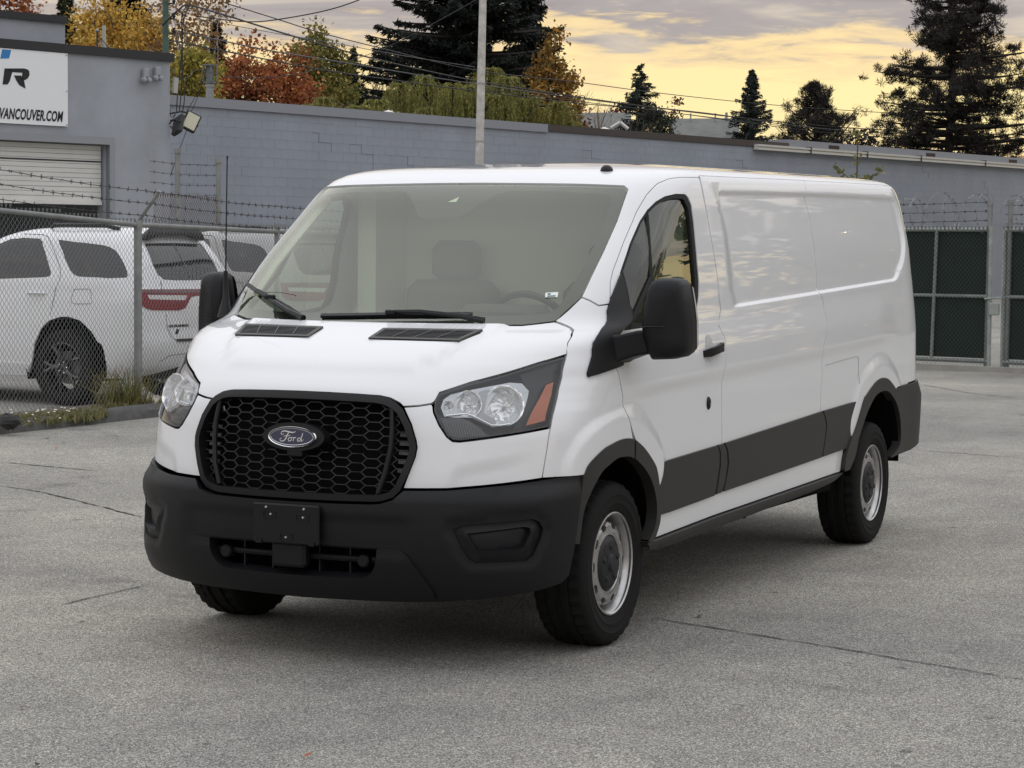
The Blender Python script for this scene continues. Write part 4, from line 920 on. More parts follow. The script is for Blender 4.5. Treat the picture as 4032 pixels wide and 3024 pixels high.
# --- side windows, seals and quarter post
GW = inset(densify(WINDOW, .02), .010); GWP = [(float(U_of(a)), b) for a, b in GW]
SEALI = [(a-(.030 if b > 1.33 and a > 1.0 else .006), b) for a, b in WINDOW]
def clampin(L): return L
for s, d in zip('LR', doors):
    panel('window_glass', WINDOW, sglass, d, off=-.014, gap=-.004, flange=0, dsp=False, sp=.06, side=s)
    inn = inset(densify(WINDOW, .02), .016); inn = np.where((inn[:, :1] > A_of(1.0)), inn-np.array([.016, 0]), inn)
    panel('window_seal', WINDOW, rubber, d, holes=[[(float(U_of(a)), b) for a, b in inn]], off=-.004, gap=-.001, flange=.02, dsp=False, sp=.03, side=s)
    sg = 1 if s == 'L' else -1
    a, b = on(.806, 1.82, -.010, sg, False)[0], on(.951, 1.526, -.010, sg, False)[0]; c = on(1.01, 1.32, -.010, sg, False)[0]; mb = MB(); mb.tube([a, b, c], .011, 6); mb.build('window_post', rubber, d)
    # handle, cup and lock
    H = empty('door_handle', (0, 0, 0), 0, parent=d)
    p0, n0 = on(1.217, 1.166, .0, sg); p1, n1 = on(1.268, 1.188, .0, sg)
    t = (p1-p0).normalized(); upv = n0.cross(t)*(-sg)
    mb = MB(); prof = [(0, .012, .014), (.12, .034, .019), (.5, .040, .018), (.85, .036, .020), (1.0, .012, .017)]
    vs = []
    for k, h, w in prof:
        c = p0+(p1-p0)*k; 
        for a, bq in ((-1, 0), (-1, 1), (1, 1), (1, 0)): vs.append(c+Vector((0, 0, a*w))+n0*(h*bq-.004+(h-.016 if bq == 0 and 0 < k < 1 else 0)))
    fs = [(i*4+j, i*4+(j+1) % 4, i*4+4+(j+1) % 4, i*4+4+j) for i in range(4) for j in range(4)]+[(0, 1, 2, 3), (16, 17, 18, 19)]
    mb.add(vs, fs); mb.build('pull_bar', blackpl, H, True, 50)
    c, n = on(1.236, 1.178, .0015, sg); mb = MB(); K = 20
    ring = [c+Vector((.048*math.cos(2*math.pi*i/K), 0, .062*math.sin(2*math.pi*i/K)+.01)) for i in range(K)]
    ring = [Vector((q.x, (on(1.236, 1.178+(q.z-c.z), .0015, sg)[0].y), q.z)) for q in ring]
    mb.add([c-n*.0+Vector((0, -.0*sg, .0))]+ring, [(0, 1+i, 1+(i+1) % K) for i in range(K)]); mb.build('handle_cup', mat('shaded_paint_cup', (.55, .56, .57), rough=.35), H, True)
    c, n = on(1.262, .939, .0, sg); mb = MB(); mb.lathe([(0, .012), (.012, .011), (.017, .006), (.018, 0)], 20, Matrix.Translation(c) @ Matrix.Diagonal((1, sg, 1.7, 1))); mb.build('lock_cover', satin, d, True)
    c2 = c+n*.0125; mb = MB(); mb.lathe([(0, .001), (.005, .001), (.006, 0)], 12, Matrix.Translation(c2+Vector((-.004, 0, -.006))) @ Matrix.Diagonal((1, sg, 1, 1))); mb.build('key_barrel', steel, d, True)
# --- mirrors: black sail, arm, housing
SAIL = pts('(0.784,1.545),(0.779,1.450),(0.783,1.395),(0.845,1.300),(0.850,1.222),(0.836,1.152),(0.843,1.137),(0.897,1.149),(1.005,1.174),(0.990,1.25),(0.963,1.342),(0.865,1.424),(0.816,1.501)')
panel('mirror_sail', SAIL, blackpl, VAN, off=.012, gap=0, flange=.02, dsp=False, sp=.03, side='LR')
for s, cx in ((1, -.07), (-1, -.17)):
    Mi = empty('wing_mirror', (0, 0, 0), 0, parent=VAN); fy = s*(1 if s > 0 else .955)
    out = [(1.055, 1.34), (1.062, 1.41), (1.083, 1.50), (1.098, 1.526), (1.125, 1.537), (1.19, 1.537), (1.222, 1.530), (1.240, 1.508), (1.254, 1.43), (1.264, 1.36), (1.266, 1.25), (1.260, 1.232), (1.235, 1.214), (1.18, 1.202), (1.10, 1.198), (1.085, 1.225), (1.070, 1.262), (1.058, 1.30)]
    cy, cz = 1.162, 1.37; mb = MB(); vs = []; lev = [(-.075, .97), (-.07, 1.0), (-.02, 1.0), (.035, .985), (.065, .94), (.085, .86), (.097, .72), (.102, .45)]
    for dx, k in lev:
        for (y, z) in out: vs.append(Vector((cx+dx*.75-.25*(y-cy), fy*(cy+(y-cy)*k*.88), cz+(z-cz)*k)))
    n = len(out); fs = [(i*n+j, i*n+(j+1) % n, (i+1)*n+(j+1) % n, (i+1)*n+j) for i in range(len(lev)-1) for j in range(n)]+[tuple(range(n)), tuple((len(lev)-1)*n+j for j in range(n))]
    mb.add(vs, fs); mb.build('mirror_housing', blackpl, Mi, True, 50)
    mb = MB(); mb.add([Vector((cx-.078-.25*(y-cy), fy*(cy+(y-cy)*.90), cz+(z-cz)*.92)) for (y, z) in out], [tuple(range(n))]); mb.build('mirror_glass', chrome, Mi)
    mb = MB(); vs = []
    for (y, x0, x1, z0, z1) in ((.955, -.10, .11, 1.165, 1.300), (1.0, -.10, .06, 1.195, 1.305), (1.05, -.12, .015, 1.215, 1.32), (1.105, -.115, .0, 1.225, 1.32)):
        xo = cx+.07
        vs += [Vector((x0+xo, fy*y, z0)), Vector((x1+xo, fy*y, z0)), Vector((x1+xo, fy*y, z1)), Vector((x0+xo, fy*y, z1))]
    mb.add(vs, [(i*4+j, i*4+(j+1) % 4, i*4+4+(j+1) % 4, i*4+4+j) for i in range(3) for j in range(4)]+[(0, 1, 2, 3), (12, 13, 14, 15)]); o = mb.build('mirror_arm', blackpl, Mi, True, 50)
    bv = o.modifiers.new('soft', 'BEVEL'); bv.width = .012; bv.segments = 3; bv.limit_method = 'ANGLE'
    mb = MB(); mb.tube([Vector((cx+.093-.25*(y-cy), fy*y, z)) for y, z in ((1.06, 1.335), (1.12, 1.338), (1.18, 1.340))], .0025, 5); mb.build('housing_seam', satin, Mi)
# --- headlights
def lampseg(s, poly, off0, m, nm, par, sp=.03): return panel(nm, poly, m, par, off=off0, gap=0, flange=0, dsp=False, sp=sp, side=s)
hous = mat('lamp_housing_dark', (.045, .048, .052), rough=.35)
for s, sg in (('L', 1), ('R', -1)):
    HLt = empty('headlight', (0, 0, 0), 0, parent=VAN)
    panel('lamp_lens', HEADL, lens, HLt, off=.004, gap=.003, flange=.012, dsp=False, sp=.04, side=s)
    hi_ = [(float(U_of(a)), b) for a, b in inset(densify(HEADL, .02), .012)]
    panel('lamp_bezel', HEADL, satin, HLt, holes=[hi_], off=-.002, gap=.003, flange=.05, dsp=False, sp=.02, side=s)
    lampseg(s, HEADL, -.105, hous, 'lamp_housing', HLt)
    def bowl(u, v, r, depth, nm, offc=-.012, facets=24):
        c, n = on(u, v, offc, sg, False); d = (n*.55+Vector((.83, .12*sg, 0))).normalized(); q = d.to_track_quat('Y', 'Z').to_matrix().to_4x4()
        mb = MB(); prof = [(r*1.06, .004), (r, .002), (r*.97, 0)]+[(r*.97*math.cos(t), -depth*math.sin(t)) for t in (.25, .5, .75, 1.0, 1.25, 1.5)]
        mb.lathe(prof, facets, Matrix.Translation(c) @ q); rj = random.Random(int(u*1000)); mb.v = [tuple(Vector(p_)+d*rj.uniform(-.004, .004)) for p_ in mb.v]; mb.build(nm, mat('faceted_reflector', (.92, .92, .93), rough=.22, metal=.55), HLt, False)
        mb = MB(); mb.lathe([(0, .006), (r*.11, .004), (r*.13, -.01), (r*.10, -depth*.8)], 16, Matrix.Translation(c-d*depth*.35) @ q); mb.build('bulb_cap', mat('bulb_glass', (.55, .50, .47), rough=.15, metal=.6), HLt, True)
    bowl(.575, 1.045, .077, .055, 'reflector', -.012)
    bowl(.468, 1.052, .052, .045, 'reflector', -.012, 18)
    bowl(.414, 1.043, .024, .022, 'reflector', -.020, 12)
    lampseg(s, pts('(0.488,1.10),(0.515,1.11),(0.520,1.02),(0.568,0.985),(0.560,0.972),(0.500,1.003)'), -.013, mat('ribbed_divider', (.30, .305, .31), rough=.3, metal=.4), 'lamp_divider', HLt)
    circ = lambda u, v, r: [(u+r/1.45*math.cos(2*math.pi*q/20), v+r*math.sin(2*math.pi*q/20)) for q in range(20)]
    panel('reflector_surround', pts('(0.393,1.040),(0.394,1.072),(0.41,1.090),(0.45,1.106),(0.52,1.124),(0.57,1.134),(0.61,1.130),(0.640,1.100),(0.646,1.040),(0.632,0.985),(0.609,0.968),(0.555,0.963),(0.489,1.000),(0.468,1.001),(0.44,1.000),(0.408,1.004)'), mat('satin_silver_plastic', (.42, .425, .43), rough=.22, metal=.7), HLt, holes=[circ(.575, 1.045, .070), circ(.468, 1.052, .046), circ(.414, 1.043, .021)], off=-.016, gap=0, flange=.012, dsp=False, sp=.02, side=s)
    pth = [on(u, v, -.008, sg, False)[0] for u, v in pts('(0.412,1.006),(0.44,1.010),(0.468,1.015),(0.489,1.006),(0.520,.988),(0.552,0.969),(0.580,.968),(0.609,0.973)')]
    mb = MB(); mb.tube(pth, .0028, 6); mb.build('chrome_strip', chrome, HLt, True)
    lampseg(s, pts('(0.396,0.998),(0.452,1.000),(0.483,0.988),(0.515,0.962),(0.545,0.930),(0.449,0.914),(0.430,.925)'), -.018, hous, 'ribbed_panel', HLt)
    mb = MB()
    for k in range(15):
        f = k/14; a = on(.405+.115*f, .990-.030*f*f, -.013, sg, False)[0]; b = on(.428+.10*f, .918+.010*f, -.013, sg, False)[0]; mb.tube([a, b], .0015, 4)
    mb.build('lamp_ribs', trimgrey, HLt)
    lampseg(s, pts('(0.714,1.128),(0.690,1.117),(0.664,0.964),(0.729,0.980),(0.722,1.050)'), -.006, amber, 'side_marker', HLt)
    lampseg(s, pts('(0.600,1.165),(0.650,1.19),(0.733,1.215),(0.728,1.14),(0.69,1.125),(0.655,0.955),(0.628,0.950),(0.648,1.04),(0.636,1.10)'), -.024, satin, 'lamp_inner_cover', HLt)
# --- roof aerial dome, mast aerial
p, n = on(.529, 2.03, 0, 1); mb = MB(); mb.lathe([(0, .024), (.016, .022), (.028, .014), (.034, .002), (.034, -.01)], 20, Matrix.Translation(p) @ Matrix.Rotation(R(90), 4, 'X') @ Matrix.Diagonal((1.1, 1, .8, 1))); mb.build('roof_aerial', satin, VAN, True)
AN = empty('mast_aerial', (0, 0, 0), 0, parent=VAN); p, n = on(.765, 1.345, 0, -1)
mb = MB(); mb.tube([p+Vector((.01, -.0, -.01)), p+Vector((.005, .002, .03)), p+Vector((.0, .003, .08)), p+Vector((-.002, .0, .14)), p+Vector((-.003, 0, .2))], [.032, .026, .015, .011, .009], 10); mb.build('aerial_base', satin, AN, True)
mb = MB(); mb.tube([p+Vector((-.003, 0, .19)), p+Vector((-.012, -.002, .45)), p+Vector((-.02, -.003, .69)), p+Vector((-.021, -.003, .71))], [.0042, .0032, .003, .005], 6); mb.build('aerial_rod', satin, AN, True)
# --- tail details seen past the corner
for s in (1, -1):
    mb = MB()
    for z in (1.36, 1.41, 1.46): mb.bevbox(on(2.33, z, .0, s, False)[0], (.05, .05, .035), .01)
    mb.build('door_hinge', paint, VAN)
    panel('tail_light', [(2.40, 1.30), (2.47, 1.30), (2.47, .86), (2.40, .86)], redlens, VAN, off=.006, gap=0, flange=.02, dsp=False, side='L' if s > 0 else 'R')
# --- fuel flap outline on the driver side
mb = MB(); L = [on(u, v, .0015, 1)[0] for u, v in ((1.648, 1.00), (1.70, 1.006), (1.775, 1.013), (1.782, 1.0), (1.783, .93), (1.785, .86))]; mb.tube(L, .0014, 4); mb.build('flap_seam', mat('seam_grey', (.36, .36, .36), rough=.6), VAN)
# --- wheel wells, underbody, axles
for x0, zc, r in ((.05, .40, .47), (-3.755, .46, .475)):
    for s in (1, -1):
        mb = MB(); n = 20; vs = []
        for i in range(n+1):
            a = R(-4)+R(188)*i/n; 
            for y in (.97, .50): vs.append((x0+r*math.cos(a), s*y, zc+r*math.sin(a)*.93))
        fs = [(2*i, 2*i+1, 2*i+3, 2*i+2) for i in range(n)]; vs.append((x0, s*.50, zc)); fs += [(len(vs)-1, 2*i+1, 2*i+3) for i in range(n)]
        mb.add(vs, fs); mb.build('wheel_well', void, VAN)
mb = MB(); mb.box((-1.9, 0, .46), (5.4, 1.0, .10)); mb.box((-1.9, 0, .41), (2.5, 1.80, .10)); mb.box((-1.5, 0, .36), (1.9, 1.2, .14)); mb.box((-4.5, 0, .50), (.75, 1.7, .06)); mb.box((-1.7, -.35, .36), (1.9, .6, .22)); mb.box((-1.6, .45, .36), (1.6, .35, .20)); mb.box((-2.9, -.1, .34), (.5, .5, .16)); mb.box((.1, 0, .33), (.9, .72, .18)); mb.box((-3.0, -.85, .40), (.8, .14, .14)); mb.build('underbody', void, VAN)  # chassis blocks, with extra boxes added to block light and deepen the shadow below
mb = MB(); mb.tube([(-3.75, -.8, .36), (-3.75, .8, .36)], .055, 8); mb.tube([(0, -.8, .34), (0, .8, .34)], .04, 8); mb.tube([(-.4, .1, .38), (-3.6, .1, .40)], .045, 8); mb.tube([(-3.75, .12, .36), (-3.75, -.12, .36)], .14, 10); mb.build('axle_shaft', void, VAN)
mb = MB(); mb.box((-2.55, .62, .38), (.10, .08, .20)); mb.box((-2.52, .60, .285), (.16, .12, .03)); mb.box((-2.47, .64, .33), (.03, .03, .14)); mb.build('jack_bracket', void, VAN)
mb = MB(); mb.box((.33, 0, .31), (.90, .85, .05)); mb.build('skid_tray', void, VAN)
# --- wheels
tyre = mat('tyre_rubber', (0.013, 0.0128, 0.0125), rough=.8, spec=.16, bump=.2, bscale=200)
def wheel_parts(parent):
    """axis along +Y (outer side), centred on the hub"""
    mb = MB(); N = 72
    half = [(.215, .098), (.222, .104), (.232, .1085), (.250, .1150), (.254, .1175), (.258, .1165), (.286, .1185), (.290, .1205), (.294, .1185), (.312, .1165), (.328, .111), (.337, .103), (.3415, .092)]
    tread = [(.344, .088), (.3465, .055), (.338, .053), (.338, .047), (.3475, .045), (.348, .018), (.339, .016), (.339, .008)]
    prof = half+tread; prof = prof+[(r, -h) for r, h in reversed(prof)]
    vs = []; m = len(prof)
    for i in range(N):
        a = 2*math.pi*i/N
        for k, (r, h) in enumerate(prof):
            sh = abs(h); dr = 0
            if r > .341 and sh > .05 and i % 2: dr = -.012
            elif r > .343 and i % 3 == 0 and sh < .05: dr = -.004
            if .325 < r < .3416 and sh > .09 and i % 2: dr = -.009
            elif .300 < r < .326 and sh > .10 and i % 2: dr = -.002
            vs.append(((r+dr)*math.cos(a), h, (r+dr)*math.sin(a)))
    fs = []
    for i in range(N):
        j = (i+1) % N
        for k in range(m-1): fs.append((i*m+k, j*m+k, j*m+k+1, i*m+k+1))
    mb.add(vs, fs); mb.build('tyre', tyre, parent, True, 28)
    mb = MB(); mb.lathe([(.185, .030), (.190, .028), (.197, .060), (.202, .088), (.210, .094), (.216, .099), (.2165, .107), (.211, .109), (.206, .104)], 64); mb.lathe([(.197, .060), (.195, -.02), (.205, -.08), (.215, -.105)], 48); mb.build('rim', steel, parent, True, 45)
    # pressed disc with oval holes
    mb = MB(); H = 10; n1 = 24
    for k in range(H):
        a0 = 2*math.pi*k/H; da = 2*math.pi/H
        hole = [(.1575+.0125*math.cos(t), a0+.140*math.sin(t)) for t in [2*math.pi*q/n1 for q in range(n1)]]
        outr = []
        for q in range(n1):
            t = 2*math.pi*q/n1; c, s_ = math.cos(t), math.sin(t); mx_ = max(abs(c), abs(s_)); outr.append((.1575+.0275*c/mx_*1.0, a0+da/2*s_/mx_))
        def dz(r): return .088-.006*float(sstep(.150, .172, np.array(r)))-.046*float(sstep(.171, .188, np.array(r)))
        vs = [(r*math.cos(a), dz(r), r*math.sin(a)) for r, a in outr]+[(r*math.cos(a), dz(r), r*math.sin(a)) for r, a in hole]+[(r*math.cos(a), dz(r)-.02, r*math.sin(a)) for r, a in hole]
        mb.add(vs, [(q, (q+1) % n1, n1+(q+1) % n1, n1+q) for q in range(n1)]+[(n1+q, n1+(q+1) % n1, 2*n1+(q+1) % n1, 2*n1+q) for q in range(n1)])
    mb.lathe([(.131, .086), (.126, .089), (.120, .088), (.114, .078)], 48)
    mb.build('wheel_disc', steel, parent, True, 45)
    mb = MB(); mb.lathe([(.0, .020), (.19, .020)], 24); mb.build('brake_backing', void, parent)
    mb = MB(); mb.lathe([(0, .112), (.030, .112), (.034, .106), (.037, .105), (.040, .101), (.085, .098), (.108, .091), (.117, .080)], 40)
    for k in range(5):
        a = 2*math.pi*k/5+.3
        mb.lathe([(0, .009), (.012, .008), (.016, 0)], 10, Matrix.Translation((.072*math.cos(a), .097, .072*math.sin(a))))
        mb.tube([(.045*math.cos(a+.35), .101, .045*math.sin(a+.35)), (.095*math.cos(a+.42), .095, .095*math.sin(a+.42)), (.095*math.cos(a+.75), .095, .095*math.sin(a+.75))], .0025, 5)
    mb.build('hub_cap', mat('hub_cap_grey', (.018, .019, .021), rough=.5, spec=.3), parent, True, 35)
wh0 = None
for i, (x, s) in enumerate(((0, 1), (0, -1), (-3.75, 1), (-3.75, -1))):
    if wh0 is None: wh0 = empty('wheel', (0, 0, 0), 0, parent=VAN); wheel_parts(wh0); w_ = wh0
    else: w_ = copy_tree(wh0, VAN)
    w_.location = (x, s*.845, .345); w_.rotation_euler = (0, R(17*i), 0 if s > 0 else math.pi)
# --- cabin
mb = MB(); vs = []
for (x, z) in ((.36, 1.305), (.10, 1.335), (-.18, 1.30), (-.30, 1.22), (-.33, 1.05), (-.30, .8)):
    for y in (-.80, -.4, 0, .4, .80): vs.append((x-.10*abs(y)**2, y, z-(.03 if abs(y) > .6 else 0)))
mb.add(vs, [(i*5+j, i*5+j+1, i*5+6+j, i*5+5+j) for i in range(5) for j in range(4)]); mb.build('dashboard', mat('dark_dash', (.045, .047, .045), rough=.75), VAN, True)
mb = MB(); mb.bevbox((-.06, .42, 1.37), (.22, .36, .09), .03); mb.build('instrument_hood', MATS['dark_dash'], VAN, True)
SW = empty('steering_wheel', (-.32, .42, 1.29), 0, parent=VAN); SW.rotation_euler = (0, R(-62), 0)
mb = MB(); mb.tube([(.19*math.cos(2*math.pi*i/32), .19*math.sin(2*math.pi*i/32), 0) for i in range(32)], .016, 8, closed=True); mb.build('steering_rim', satin, SW, True)
mb = MB(); mb.bevbox((0, 0, -.02), (.10, .14, .05), .02); mb.box((0, .1, -.01), (.03, .2, .02)); mb.box((0, -.1, -.01), (.03, .2, .02)); mb.box((-.08, 0, -.01), (.16, .03, .02)); mb.build('steering_hub', satin, SW)
for y in (.42, -.42):
    S_ = empty('cab_seat', (-.95, y, .75), 0, parent=VAN)
    mb = MB(); mb.bevbox((.05, 0, .05), (.50, .50, .16), .05); mb.build('seat_cushion', seatcl, S_, True)
    mb = MB(); mb.bevbox((-.22, 0, .42), (.16, .48, .66), .05, Matrix.Rotation(R(-10), 3, 'Y')); mb.build('seat_back', seatcl, S_, True)
    mb = MB(); mb.bevbox((-.30, 0, .84), (.10, .26, .20), .04); mb.build('headrest', seatcl, S_, True)
mb = MB(); mb.box((-1.36, 0, 1.22), (.03, 1.78, 1.5)); mb.build('bulkhead', cabinlt, VAN)
mb = MB(); mb.box((-.75, 0, .60), (1.7, 1.8, .04)); mb.build('cab_floor', void, VAN)
mb = MB(); mb.box((.30, 0, 1.0), (.03, 1.5, .5)); mb.build('firewall', void, VAN)
for s in (1, -1):
    mb = MB(); mb.box((-1.18, s*.80, 1.40), (.30, .10, 1.15)); mb.build('cab_pillar_trim', cabinlt, VAN)
    mb = MB(); mb.tube([on(.69, v, -.05, s, False)[0] for v in (1.46, 1.6, 1.75, 1.90)], .022, 6); mb.build('a_pillar_trim', cabinlt, VAN, True)
    mb = MB(); mb.box((-.55, s*.86, 1.02), (1.1, .06, .50)); mb.build('door_card', trimgrey, VAN)
panel('headliner', [(0, 1.96), (0, 2.6), (1.0, 2.6), (1.0, 2.0), (.9, 1.99), (.72, 1.95)], cabinlt, VAN, off=-.04, gap=0, flange=0, dsp=False, sp=.1)

# ------------------------------------------------------------------ white SUV behind the fence (tail towards the lot)
use_rings([(0.28,.28,3.70,.90,3.1,3,2.5,-1.00),(.45,.45,3.88,.95,3.1,3,2.5,-1.11),(.62,.62,3.95,.965,3.1,3,2.5,-1.14),(.80,.80,3.93,.966,3.1,3,2.5,-1.11),(.98,.98,3.80,.96,3.0,3,2.5,-1.08),(1.08,1.08,3.2,.952,2.6,3,2.4,-1.06),(1.16,1.16,2.3,.94,1.9,3.5,2.3,-1.03),(1.25,1.25,2.1,.93,1.6,4,2.2,-.98),(1.40,1.41,1.8,.89,1.3,4.5,2.2,-.90),(1.55,1.57,1.5,.84,1.0,4.5,2.2,-.80),(1.68,1.715,1.2,.78,.7,4.5,2.2,-.68),(1.75,1.785,1.0,.70,.5,4,2.2,-.60),(1.85,1.825,.75,.56,.3,3.6,2.2,-.50),(2.3,1.85,.3,0,.0,3,2.2,-.30)], 0.0)
dglass = mat('privacy_glass', (.010, .011, .012), rough=.04, spec=.6, coat=.3)
greyp = mat('grey_lower_trim', (.42, .43, .44), rough=.4)
darkred = mat('dark_red_lens', (.11, .006, .010), rough=.15, coat=.6)
def make_suv():
    S = empty('sport_utility', (0, 0, 0), 0)
    DG = pts('(0.92,1.290),(0.90,1.45),(0.90,1.60),(0.93,1.672),(1.047,1.685),(1.390,1.677),(1.487,1.644),(1.597,1.559),(1.672,1.462),(1.715,1.385),(1.730,1.337),(1.717,1.320),(1.690,1.312),(1.530,1.300),(1.362,1.288)')
    QG = pts('(1.715,1.668),(1.882,1.656),(2.008,1.644),(2.068,1.632),(2.148,1.620),(2.195,1.604),(2.230,1.579),(2.252,1.539),(2.270,1.482),(2.280,1.430),(2.284,1.373),(2.284,1.341),(2.270,1.320),(2.120,1.312),(2.016,1.320),(1.937,1.324),(1.902,1.345),(1.875,1.381),(1.845,1.454),(1.797,1.563)')
    RWIN = pts('(2.60,1.640),(2.80,1.645),(3,1.648),(3,1.290),(2.80,1.292),(2.68,1.30),(2.62,1.35),(2.60,1.45)')
    ARC = pts('(1.752,0.30),(1.756,0.45),(1.762,0.624),(1.792,0.778),(1.825,0.870),(1.870,0.915),(1.902,0.918),(1.945,0.882),(1.982,0.774),(2.008,0.648),(2.030,0.474),(2.060,0.30)')
    ARCFr = [(u-.855, v) for u, v in pts('(1.752,0.30),(1.756,0.45),(1.762,0.624),(1.792,0.778),(1.825,0.870),(1.870,0.915),(1.902,0.918),(1.945,0.882),(1.982,0.774),(2.008,0.648),(2.030,0.474),(2.060,0.30)')]
    FG = pts('(0.60,1.30),(0.70,1.52),(0.82,1.62),(0.86,1.60),(0.85,1.30)')
    WSH = pts('(0,1.19),(0,1.70),(0.45,1.68),(0.56,1.60),(0.54,1.30),(0.50,1.19)')
    body = panel('body', [(0, .29), (0, 2.298), (3, 2.298), (3, .29), (2.6, .30), (2.06, .30)]+list(reversed(ARC))+[(1.0, .30)], paint, S, holes=[DG, QG, RWIN, FG, WSH], gap=0, flange=.02, dsp=False, sp=.045)
    panel('door_window', DG, dglass, S, off=-.008, gap=.001, flange=0, dsp=False, side='LR')
    panel('quarter_window', QG, dglass, S, off=-.008, gap=.001, flange=0, dsp=False, side='LR')
    panel('front_window', FG, dglass, S, off=-.008, gap=.001, flange=0, dsp=False, side='LR')
    panel('rear_window', RWIN, dglass, S, off=-.008, gap=.001, flange=0, dsp=False)
    panel('windscreen', WSH, dglass, S, off=-.008, gap=.001, flange=0, dsp=False)
    def spo(u, v): return 0.01+0.10*sstep(1.60, 1.70, v)
    panel('roof_spoiler', pts('(2.58,1.652),(2.64,1.705),(2.80,1.735),(3,1.742),(3,1.672),(2.8,1.668),(2.62,1.640)'), satin, S, off=spo, gap=0, flange=.10, dsp=False)
    LP = pts('(2.345,1.195),(2.732,1.190),(3,1.188),(3,1.135),(2.93,1.125),(2.89,1.095),(2.824,1.010),(2.756,0.990),(2.452,0.998),(2.380,1.015),(2.344,1.055)')
    REV = pts('(2.416,1.150),(2.60,1.147),(2.640,1.145),(2.880,1.140),(2.84,1.090),(2.628,1.098),(2.432,1.106)')
    tl = panel('tail_light_bar', LP, mat('suv_red_lens', (.20, .006, .012), rough=.2, spec=.3), S, holes=[REV], off=.008, gap=0, flange=.02, dsp=False, sp=.03)
    panel('reversing_lamp', REV, mat('clear_lamp', (.55, .55, .53), rough=.12, coat=.5), S, off=.006, gap=0, flange=0, dsp=False, side='LR')
    panel('lamp_top_band', pts('(2.345,1.203),(2.732,1.200),(3,1.198),(3,1.160),(2.732,1.162),(2.36,1.166)'), darkred, S, off=.012, gap=0, flange=.01, dsp=False)
    for sg in (1, -1):
        for nm, P, w in (('gate_seam', [(2.632, 1.284), (2.61, 1.20)], .003), ('gate_seam', [(2.600, .962), (2.596, .826), (2.63, .73), (2.66, .697), (2.80, .690), (3, .690)], .003), ('door_seam', [(.92, 1.721), (1.337, 1.713), (1.477, 1.697), (1.607, 1.644), (1.735, 1.519), (1.795, 1.397), (1.805, 1.353), (1.802, 1.288), (1.787, 1.207), (1.830, 1.065), (1.832, .93)], .003),
                        ('fuel_flap', [(1.905, 1.199), (1.99, 1.203), (2.0, 1.19), (1.995, 1.065), (1.985, 1.053), (1.925, 1.049), (1.905, 1.065), (1.897, 1.185), (1.905, 1.199)], .0025), ('bumper_seam', [(2.03, .47), (2.3, .475), (2.504, .482), (2.57, .52), (2.604, .539), (2.75, .547), (3, .547)], .003)):
            if nm == 'fuel_flap' and sg < 0: continue
            mb = MB(); mb.tube([on(u, v, .001, sg, False)[0] for u, v in P], w, 4); mb.build(nm, satin, S)
        a, b = on(1.642, 1.150, .0, sg, False)[0], on(1.744, 1.150, .0, sg, False)[0]; n = on(1.69, 1.15, 0, sg, False)[1]
        mb = MB(); mb.tube([a, a+n*.03+(b-a)*.15, b+n*.03-(b-a)*.15, b], .014, 6); mb.build('door_handle', paint, S, True)
        mb = MB(); mb.tube([on(u, v, h, sg, False)[0] for u, v, h in ((1.0, 1.80, .02), (1.15, 1.80, .045), (1.9, 1.80, .045), (2.2, 1.80, .04), (2.35, 1.79, .01))], .022, 8); mb.build('roof_rail', satin, S, True)
        panel('lower_skirt', pts('(1.0,.305),(1.0,.42),(1.4,.43),(1.634,.432),(1.75,.42),(1.752,.30),(1.4,.292)'), paint, S, off=.014, gap=0, flange=.015, dsp=False, side='L' if sg > 0 else 'R')
    panel('rear_apron', pts('(2.35,.33),(2.55,.37),(2.75,.42),(3,.43),(3,.30),(2.35,.30)'), satin, S, off=.006, gap=0, flange=.02, dsp=False)
    panel('step_pad', pts('(2.68,.70),(3,.70),(3,.672),(2.68,.675)'), satin, S, off=.015, gap=0, flange=.02, dsp=False)
    # model lettering on the tailgate
    p, n = on(2.62, .822, .006, 1, False); p2, _ = on(2.90, .822, .006, 1, False); t = (p2-p).normalized(); w = n.cross(t)
    if w.z < 0: w = -w
    n2 = t.cross(w); M_ = Matrix(((t.x, w.x, n2.x, p.x), (t.y, w.y, n2.y, p.y), (t.z, w.z, n2.z, p.z), (0, 0, 0, 1)))
    text_mesh('DURANGO', .036, 'model_lettering', satin, S, M_, sx=1.65, bold=.001, extrude=.003)
    mb = MB(); c = on(2.70, .775, .006, 1, False)[0]; mb.add([c+t*a+w*b for a, b in ((-.03, -.02), (.005, -.03), (.035, .02), (0, .03))], [(0, 1, 2, 3)]); mb.build('drive_mark', satin, S)
    for x, y, nm in ((0, .80, 1), (0, -.80, -1), (3.04, .80, 1), (3.04, -.80, -1)):
        Wh = empty('wheel', (x, y, .39), 0 if nm > 0 else math.pi, parent=S)
        mb = MB(); mb.lathe([(.262, .10), (.27, .115), (.32, .125), (.365, .118), (.385, .10), (.39, .06), (.39, -.06), (.385, -.10), (.365, -.118), (.30, -.125), (.26, -.11)], 40); mb.build('tyre', tyre, Wh, True, 35)
        mb = MB(); mb.lathe([(.262, .108), (.252, .112), (.245, .10), (.240, .02), (.24, -.08)], 40); mb.build('rim', mat('gloss_black_rim', (.012, .012, .013), rough=.2, coat=.5), Wh, True, 35)
